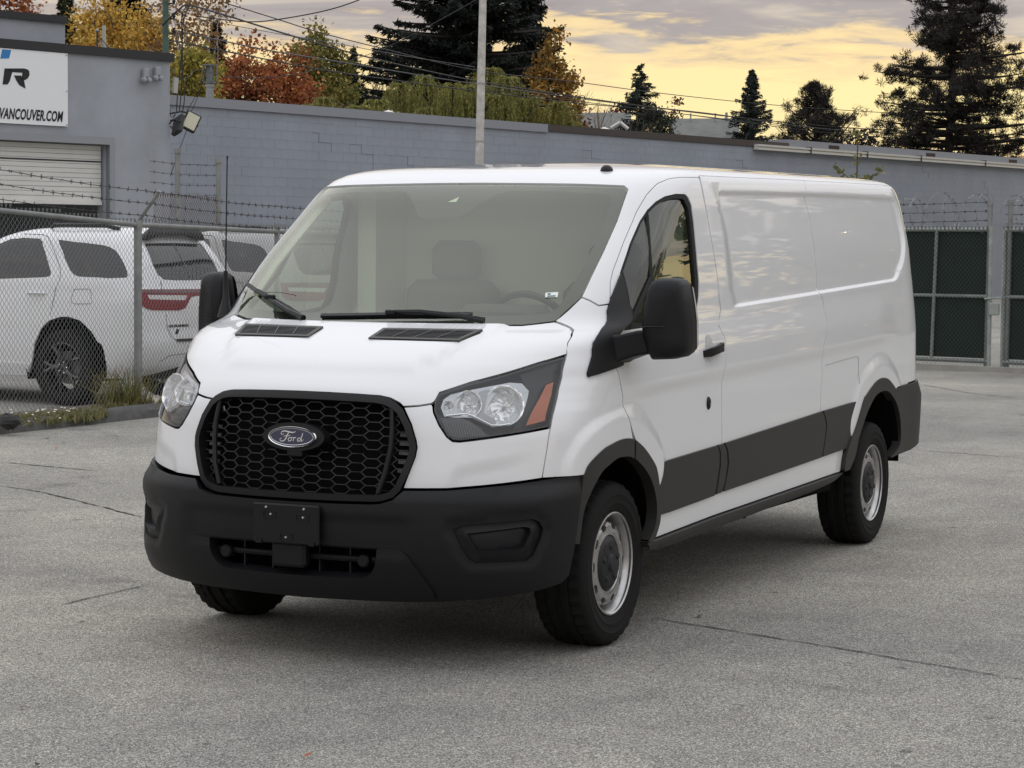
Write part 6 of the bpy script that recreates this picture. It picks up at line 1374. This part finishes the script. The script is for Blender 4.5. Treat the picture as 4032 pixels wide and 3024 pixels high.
# weeping willow
def willow():
    D = 74; T = empty('willow_tree', polar(bearing(1745), D), 0, 'yellow green weeping willow spreading above the block wall', 'tree', 'autumn trees beyond the wall'); rg = np.random.default_rng(40); mb = MB(); C = []; DR = []
    top = ztop(1745, 268, D); limb(mb, (0, 0, 0), (0, 0, top*.6), .22, .12, rg)
    heads = [(-4.3, .2, .84), (-3.7, -.3, .88), (-3.1, .2, .92), (-2.3, -.6, .95), (-1.5, .5, .97), (-.7, -.3, .96), (0, .4, .99), (.8, -.5, .97), (1.5, .3, 1.0), (2.1, -.3, .96), (2.8, .5, .88), (3.4, -.2, .90), (3.9, .3, .86), (-2.8, -.9, .93), (-1.1, 1.2, .93), (1.1, 1.3, .96), (.3, -1.3, .93), (2.4, 1.0, .86), (-2.4, 1.0, .93), (-.2, -1.6, .9), (1.8, -1.3, .9)]
    for hx, hy, hz in heads:
        hz = hz-rg.random()*.13; a = rgt*(hx+rg.normal()*.15)+dep*hy; c = np.array([a.x, a.y, top*hz]); limb(mb, (0, 0, top*.5), c, .09, .02, rg, 5, .08, .12)
        for k in range(60):
            an = rg.random()*6.283; Rr = rg.uniform(.15, .85); L = rg.uniform(.7, 2.4); n = int((L+Rr)/.034); q = np.linspace(0, 1, n)[:, None]; hd = np.array([math.cos(an), math.sin(an), 0])
            P = c+hd*Rr*(1-np.exp(-4.5*q))+np.array([0, 0, 1.0])*(.16*np.sin(np.minimum(q*4, 1)*math.pi)*Rr-L*np.maximum(q-.06, 0)**1.25)+rg.normal(size=(n, 3))*.020
            tg = np.gradient(P, axis=0); tg /= np.linalg.norm(tg, axis=1, keepdims=True)+1e-9; C.append(P); DR.append(tg)
    mb.build('trunk', barkm, T, True); C = np.concatenate(C); V, F = quads(C, .062, .22, rg, np.concatenate(DR), .22); npmesh('crown', V, F, leafm, T, tints(len(C), WIL, rg, .35))
willow()
# bare tree
def bare(lab, px, D, top, seed, spread):
    rg = np.random.default_rng(seed); T = empty('bare_tree', polar(bearing(px), D), 0, lab, 'tree', 'autumn trees beyond the wall'); mb = MB(); tw = MB()
    def grow(p, d, L, r, lev):
        q = p+d*L; (mb if lev < 2 else tw).tube([p, p+d*L*.5+rg.normal(size=3)*.03*L, q], [r, r*.85, r*.65], 4, cap=False)
        if lev >= 5: return
        for k in range(3 if lev < 4 else 2):
            v = d+rg.normal(size=3)*spread*np.array([1, 1, .5]); v[2] = abs(v[2])+.25; v /= np.linalg.norm(v); grow(p+d*L*rg.uniform(.65, 1.0), v, L*rg.uniform(.62, .82), r*.58, lev+1)
    grow(np.zeros(3), np.array([0, 0, 1.0]), top*.34, .16, 0)
    mb.build('trunk', barkm, T); tw.build('twigs', mat('twig_brown', (.16, .11, .075), rough=.9), T)
bare('leafless grey brown tree against the yellow sky right of the gold maple', 2310, 125, ztop(2310, 280, 125), 50, .42)
bare('thin leafless tree in the gap left of the huge fir', 1470, 125, ztop(1470, 215, 125), 51, .40)
# sapling in front of the wall, above the van roof
def sapling():
    D = 46; b = bearing(3362); T = empty('sapling', polar(b, D), 0, 'thin leafy sapling poking up behind the van roof', 'sapling'); rg = np.random.default_rng(60); top = ztop(3362, 545, D); mb = MB(); mb.tube([(0, 0, 0), (.02, 0, top*.6), (-.02, .01, top)], [.03, .02, .006], 5)
    C = []; arms = [(np.array([0, 0, top*.72]), np.array([0, 0, top])), (np.array([0, 0, 2.95]), np.array([*(-rgt*.46)[:2], 3.30])), (np.array([0, 0, 2.92]), np.array([*(rgt*.52)[:2], 3.26])), (np.array([0, 0, 2.7]), np.array([*(rgt*.15+dep*.2)[:2], 3.05])), (np.array([0, 0, 2.5]), np.array([*(-rgt*.3)[:2], 2.9]))]
    for a, c in arms:
        mb.tube([a, (a+c)/2+np.array([0, 0, .02]), c], [.012, .008, .004], 4)
        for k in range(26): f = rg.random()**.8; C.append(a+(c-a)*f+rg.normal(size=3)*.045)
    mb.build('stem', mat('green_stem', (.10, .09, .04), rough=.8), T); C = np.array(C); V, F = quads(C, .055, .7, rg); npmesh('leaves', V, F, leafm, T, tints(len(C), [(.16, .17, .06), (.24, .22, .09), (.12, .13, .05)], rg))
sapling()

# unseen dark trees added further right, so the van's side reflects less bright sky
def reflected_trees():
    rg = np.random.default_rng(90); C = []
    for k in range(190):
        b = rg.uniform(19, 88); D = rg.uniform(62, 80)
        h = rg.uniform(9.5, 12.5)
        if 39.2 < b < 42.6: h = rg.uniform(3.0, 4.4)  # kept low here so the sun glint still reaches the van's side
        p = polar(b, D); n = 300; t = rg.random(n); w = 2.6*(1-t*.8); a = rg.random(n)*6.283; r = rg.random(n)**.5
        C.append(np.stack([p.x+np.cos(a)*r*w, p.y+np.sin(a)*r*w, .3+t*h], 1))
    C = np.concatenate(C); V, F = quads(C, .34, .7, rg); o = npmesh('reflection_tree_line', V, F, needm, None, tints(len(C), PINE+OLV, rg)); tag(o, 'unseen dark tree line added right of the gate for the van side to reflect', 'trees', kind='stuff')
reflected_trees()

# ------------------------------------------------------------------ poles, wires, roofs, weeds
def P3(px, py, D):
    b = bearing(px); p = polar(b, D); p.z = ztop(px, py, D); return p
pp = polar(bearing(1872), 45); LPo = empty('light_pole', pp, 0, 'pale weathered metal light pole rising behind the van roof', 'pole')
tpx = rgt*.14
mb = MB(); mb.tube([(0, 0, 0), tuple(tpx*.42+Vector((0, 0, 4.1))), tuple(tpx+Vector((0, 0, 9.5)))], [.088, .080, .062], 14); mb.build('pole_shaft', mat('flaking_white_paint', (.50, .48, .45), rough=.6, var=.25, vscale=7), LPo, True)
for z in (3.72, 4.85): mb = MB(); c = tpx*(z/9.5); mb.tube([tuple(c+Vector((0, 0, z))), tuple(c+Vector((0, 0, z+.025)))], .090, 14); mb.build('pole_band', mat('band_grey', (.33, .31, .29), rough=.7), LPo, True)
UP = empty('utility_pole', polar(bearing(652), 62), 0, 'green stained wooden utility pole behind the garage', 'pole')
mb = MB(); mb.tube([(0, 0, 0), (.05, .03, 11.5)], [.10, .075], 12); mb.build('pole_shaft', mat('green_stain', (.075, .13, .10), rough=.85, var=.3, vscale=3), UP, True)
for z in (7.35, 7.75, 8.15): mb = MB(); mb.lathe([(0, .10), (.05, .08), (.03, .03), (.055, 0), (.03, -.05), (.05, -.09), (0, -.1)], 10, Matrix.Translation(rgt*.22+Vector((0, 0, z))) @ Matrix.Rotation(R(90), 4, 'X')); mb.tube([(0, 0, z-.08), tuple(rgt*.22+Vector((0, 0, z-.06)))], .02, 5); mb.build('insulator', darkf, UP, True)
wm = mat('black_cable', (.014, .014, .015), rough=.6); wg = mat('grey_cable', (.10, .10, .105), rough=.6)
def spline(P, n=8):
    P = [Vector(p) for p in P]; out = []
    for i in range(len(P)-1):
        p0, p1, p2, p3 = P[max(i-1, 0)], P[i], P[i+1], P[min(i+2, len(P)-1)]
        for k in range(n):
            t = k/n; out.append(.5*((2*p1)+(p2-p0)*t+(2*p0-5*p1+4*p2-p3)*t*t+(3*p1-p0-3*p2+p3)*t*t*t))
    return out+[P[-1]]
WIRES = [
 ('thick black service cable sweeping down from the mast head past the light pole', .020, wm, [(640, 118, 50), (700, 60, 49), (745, 41, 48), (880, 75, 50), (1161, 157, 54), (1487, 244, 60), (1861, 323, 68), (2253, 385, 76), (2660, 441, 84), (3100, 491, 92), (3453, 520, 98), (4060, 549, 108)]),
 ('highest cable crossing from the birch to the right edge', .014, wm, [(880, 28, 52), (1091, 90, 55), (1242, 136, 57), (1460, 190, 61), (1861, 282, 68), (2253, 328, 76), (2594, 374, 83), (3018, 420, 91), (3443, 453, 98), (4060, 491, 108)]),
 ('grey cable just below the thick service cable', .016, wg, [(690, 137, 50), (900, 180, 51), (1080, 214, 54), (1351, 255, 58), (1861, 336, 68), (2388, 408, 79), (2800, 455, 87), (3100, 500, 92), (3453, 532, 98), (4060, 560, 108)]),
 ('lowest black cable along the top of the block wall', .016, wm, [(670, 175, 50), (998, 236, 53), (1351, 296, 58), (1861, 363, 68), (2226, 407, 76), (2605, 445, 83), (3100, 513, 92), (3412, 545, 98), (4060, 590, 108)]),
 ('black cable hanging just above the lowest one', .013, wm, [(1861, 352, 68), (2300, 408, 77), (2700, 457, 85), (3100, 506, 92), (3450, 540, 98), (4060, 580, 108)]),
 ('cable curving up and out of the top of the photo', .014, wm, [(770, 81, 50), (960, 100, 51), (1091, 90, 52), (1297, 49, 52), (1460, -10, 52), (1600, -80, 52)]),
 ('thin cable rising from the maples to the huge fir', .008, wm, [(670, 285, 46), (700, 322, 46), (740, 315, 47), (781, 287, 48), (890, 312, 50), (1047, 315, 52), (1242, 282, 54), (1514, 195, 57), (1861, 11, 60), (1960, -60, 61)]),
 ('thin cable from the roof flue over the willow', .009, wg, [(770, 90, 50), (1091, 145, 54), (1300, 178, 57), (1600, 230, 63), (1861, 270, 68)]),
]
for lab, r_, m_, P in WIRES:
    mb = MB(); mb.tube(spline([P3(*q) for q in P]), r_, 5); o = mb.build('overhead_cable', m_, None, True); tag(o, lab, 'cable', 'overhead cables')
# service mast and dangling leads at the garage corner
MS = empty('service_mast', gp(-.65, -1.2, 5.3), 0, 'white service mast with tangled wire on the garage roof edge', 'mast')
mb = MB(); mb.tube([(0, 0, 0), (.02, .01, .62)], .035, 8); mb.build('mast_tube', mat('mast_white', (.45, .45, .44), rough=.6), MS, True)
mb = MB(); rg_ = random.Random(9)
for k in range(7): mb.tube(spline([(rg_.uniform(-.05, .1), rg_.uniform(-.1, .1), .0), (rg_.uniform(-.1, .25), rg_.uniform(-.1, .1), .2), (rg_.uniform(-.1, .2), 0, rg_.uniform(.1, .35)), (rg_.uniform(.0, .25), 0, .0)], 5), .006, 4)
mb.build('wire_tangle', mat('wire_pale', (.40, .38, .36), rough=.6), MS)
VP = empty('vent_pipe', gp(-.98, -1.0, 5.3), 0, 'thin pipe with round head and looped cable on the garage roof', 'pipe')
mb = MB(); mb.tube([(0, 0, 0), (0, 0, .46)], .016, 7); mb.build('pipe_stem', barbm, VP, True)
mb = MB(); mb.lathe([(0, .04), (.035, .03), (.04, 0), (.02, -.03)], 10, Matrix.Translation((0, 0, .48)) @ Matrix.Rotation(R(90), 4, 'X')); mb.build('pipe_head', galv, VP, True)
mb = MB(); mb.tube(spline([tuple(rgt*a+Vector((0, 0, z))) for a, z in ((0, .46), (-.05, .62), (.0, .80), (.13, .86), (.25, .76), (.30, .56), (.32, .45))]), .008, 5); mb.tube(spline([tuple(rgt*a+Vector((0, 0, z))) for a, z in ((0, .42), (.12, .28), (.26, .12), (.30, .02))]), .007, 5); mb.build('looped_cable', barbm, VP)
DL = empty('dangling_leads', gp(.25, .05, 4.2), 0, 'bunch of dark leads hanging from the mast head to the flood lamps', 'cable'); o0 = gp(.25, .05, 4.2)
mb = MB()
for P in ([(745, 41), (715, 80), (718, 250), (712, 380), (705, 450)], [(745, 44), (722, 100), (715, 230), (725, 390), (715, 460)], [(720, 70), (716, 200), (700, 350), (694, 452)], [(805, 280), (780, 360), (757, 410), (733, 450)], [(812, 282), (785, 370), (765, 420), (748, 455)], [(733, 522), (700, 610), (668, 700), (645, 745)], [(668, 420), (672, 470), (690, 460), (668, 500), (685, 520), (700, 470)]):
    mb.tube(spline([P3(a, b, 45.5)-o0 for a, b in P], 6), .011 if P[0][1] < 200 else .007, 5)
mb.build('leads', wm, DL)
mb = MB(); mb.box((0, 0, 0), (.10, .06, .30)); o = mb.build('junction_box', mat('box_grey', (.40, .40, .38), rough=.6)); o.location = gp(.10, .04, 4.75); o.rotation_euler = (0, R(6), math.atan2(GD.y, GD.x)); tag(o, 'grey junction box on the garage corner above the flood lamps', 'box')
# far house roofs above the wall
roofm = mat('mossy_shingle', (.15, .155, .145), rough=.95, var=.15, vscale=2); wallh = mat('house_brown', (.12, .09, .07), rough=.9); white = mat('white_barge', (.55, .55, .53), rough=.6)
def house(px0, px1, pyr, pye, D, lab, hip=False):
    a, b = P3(px0, pye, D), P3(px1, pye, D); r0, r1 = P3(px0, pyr, D+4), P3(px1, pyr, D+4); o = Vector((a.x, a.y, 0)); H = empty('house', o, 0, lab, 'house', 'houses beyond the wall')
    e = (b-a).normalized(); k = (b-a).length*(.5 if hip else .12)
    r0, r1 = (r0+e*k*.96, r1-e*k*.96) if hip else (r0+e*0, r1-e*0); bk0, bk1 = a+dep*8, b+dep*8; bk0.z = bk1.z = a.z
    mb = MB(); mb.add([p-o for p in (a, b, r1, r0, bk1, bk0)], [(0, 1, 2, 3), (4, 5, 3, 2), (1, 4, 2), (5, 0, 3)]); mb.build('roof', roofm, H)
    mb = MB(); mb.add([a-o, b-o, b-o-Vector((0, 0, b.z)), a-o-Vector((0, 0, a.z)), bk1-o, bk0-o, bk1-o-Vector((0, 0, b.z)), bk0-o-Vector((0, 0, b.z))], [(0, 1, 2, 3), (4, 5, 7, 6), (1, 4, 6, 2), (5, 0, 3, 7)]); mb.build('wall', wallh, H)
    for f in (.25, .62):
        p = r0+(r1-r0)*f-o; mb = MB(); mb.tube([p-dep*.6-Vector((0, 0, .2)), p-dep*.6+Vector((0, 0, .28))], .05, 6); mb.build('vent_pipe', galv, H)
    return H
h1 = house(2255, 2475, 448, 520, 134, 'mossy grey house roof between the red maple and the deodar cedar')
h2_ = house(2640, 2900, 472, 550, 137, 'long grey house roof left of the lone conifer')
h3 = house(2765, 2925, 470, 548, 133, 'pointed hipped house roof in front of the long grey roof', True)
h4 = house(2300, 2520, 490, 535, 128, 'lower grey house roof just above the brown coping')
mb = MB(); a, b, c = P3(2396, 508, 127), P3(2432, 486, 127), P3(2463, 512, 127); o0 = Vector((b.x, b.y, 0)); mb.tube([a-o0, b-o0], .10, 4); mb.tube([b-o0, c-o0], .10, 4); o = mb.build('barge_board', white, None); o.location = o0; bpy.context.view_layer.update(); o.parent = h4; o.location = o0-h4.location
# weeds and flowers along the kerb
def weeds():
    rg = np.random.default_rng(70); C = []; DRs = []; T = []
    for (px0, px1, D0, D1, n, h) in ((-60, 420, 20.45, 21.6, 1500, .07), (420, 640, 22.2, 22.9, 500, .10), (640, 900, 22.9, 24.0, 300, .06)):
        for k in range(n):
            f = rg.random(); p = polar(bearing(px0+(px1-px0)*f), D0+(D1-D0)*f+rg.normal()*.16); hh = h*rg.uniform(.3, 1.5); C.append((p.x, p.y, .05+hh*.5)); DRs.append((rg.normal()*.5, rg.normal()*.5, 1)); T.append((.16, .16, .06) if rg.random() < .6 else (.24, .21, .12))
    C = np.array(C); V, F = quads(C, .045, .3, rg, np.array(DRs), .3); o = npmesh('weed_cover', V, F, leafm, None, np.repeat(np.array(T), 4, 0)); tag(o, 'low green weeds growing along the kerb under the fence', 'weeds', kind='stuff')
    # tall grass tuft at the post
    C = []; DRs = []; V = []; F = []; base = 0
    for k in range(260):
        b = polar(bearing(rg.normal(475, 42)), 22.45+rg.normal()*.10); L = rg.uniform(.2, .58); d = np.array([rg.normal()*.32, rg.normal()*.32, 1]); d /= np.linalg.norm(d); sd = np.cross(d, rg.normal(size=3)); sd /= np.linalg.norm(sd); p = np.array([b.x, b.y, .04]); q = p+d*L*.6; e = p+d*L+np.array([d[0], d[1], -.25])*L*.35
        V += [p-sd*.004, p+sd*.004, q+sd*.004, q-sd*.004, e, e]; F += [(base, base+1, base+2, base+3), (base+3, base+2, base+4, base+5)]; base += 6
    pal = np.array([(.17, .16, .05), (.23, .20, .075), (.11, .12, .04)]); o = npmesh('grass_tuft', V, F, leafm, None, np.repeat(pal[rg.integers(0, 3, 260)], 6, 0)); tag(o, 'tall yellow green grass tuft at the foot of the fence post', 'grass')
    for k in range(34):
        px = rg.uniform(20, 290); p = polar(bearing(px), 20.6+px*.0021+rg.normal()*.22, rg.uniform(.08, .17)); mb = MB(); mb.lathe([(0, .007), (.008, .006), (.012, 0), (0, -.003)], 7, Matrix.Rotation(R(90), 4, 'X')); mb.cur = 1; mb.tube([(0, 0, 0), (rg.normal()*.01, 0, -p.z+.03)], .0015, 3)
        o = mb.build('daisy', [mat('petal_white', (.78, .76, .66), rough=.8), mat('weed_stem', (.12, .13, .05), rough=.9)]); o.location = p; tag(o, 'small white daisy among the weeds by the kerb', 'flower', 'daisies by the kerb')
    for (px, D_, s, lab, c) in ((30, 20.15, .11, 'dark broken asphalt lump on the kerb at the left edge', (.035, .035, .035)), (600, 22.75, .16, 'pale rough stone right of the fence post', (.38, .35, .31)), (640, 23.0, .12, 'smaller pale stone beside the headlight', (.34, .31, .28)), (570, 22.8, .10, 'brown stone at the foot of the fence post', (.20, .16, .13))):
        mb = MB(); n, m_ = 9, 6; vs = [Vector((math.cos(2*math.pi*i/n)*math.sin(math.pi*(j+.5)/m_), math.sin(2*math.pi*i/n)*math.sin(math.pi*(j+.5)/m_), math.cos(math.pi*(j+.5)/m_)*.6))*s*rg.uniform(.75, 1.2) for i in range(n) for j in range(m_)]
        mb.add(vs, [(i*m_+j, ((i+1) % n)*m_+j, ((i+1) % n)*m_+j+1, i*m_+j+1) for i in range(n) for j in range(m_-1)]+[tuple(i*m_ for i in range(n)), tuple(i*m_+m_-1 for i in range(n))]); o = mb.build('stone', mat('stone_%d' % px, c, rough=.95, var=.25, vscale=9)); o.location = polar(bearing(px), D_, .12 if px < 100 else .07); tag(o, lab, 'stone', 'loose stones by the fence')
weeds()
# litter of leaves, bark chips on the asphalt
rg = np.random.default_rng(80)
LV = [(-.85, 1.02, .03), (2.4, .9, .022), (3.0, 1.9, .02), (.55, -1.35, .03), (-2.2, -2.6, .03), (3.4, 1.2, .018), (2.2, -.4, .02), (1.9, 2.3, .018), (.4, 3.0, .02), (-6.3, -6.6, .04), (-6.8, -6.9, .05), (-7.1, -7.3, .05), (2.9, .2, .02)]
for i, (x, y, s) in enumerate(LV):
    mb = MB(); a = rg.random()*6.28; mb.add([(math.cos(a+k*1.57)*s*(1 if k % 2 else .45), math.sin(a+k*1.57)*s*(1 if k % 2 else .45), .006+rg.random()*.012) for k in range(4)], [(0, 1, 2, 3)]); c = [(.05, .045, .04), (.30, .10, .05), (.10, .06, .04), (.45, .42, .36)][i % 4]
    o = mb.build('fallen_leaf', mat('litter_%d' % (i % 4), c, rough=.9)); o.location = (x, y, 0); tag(o, 'small scrap of leaf lying on the asphalt', 'leaf', 'scraps on the asphalt')
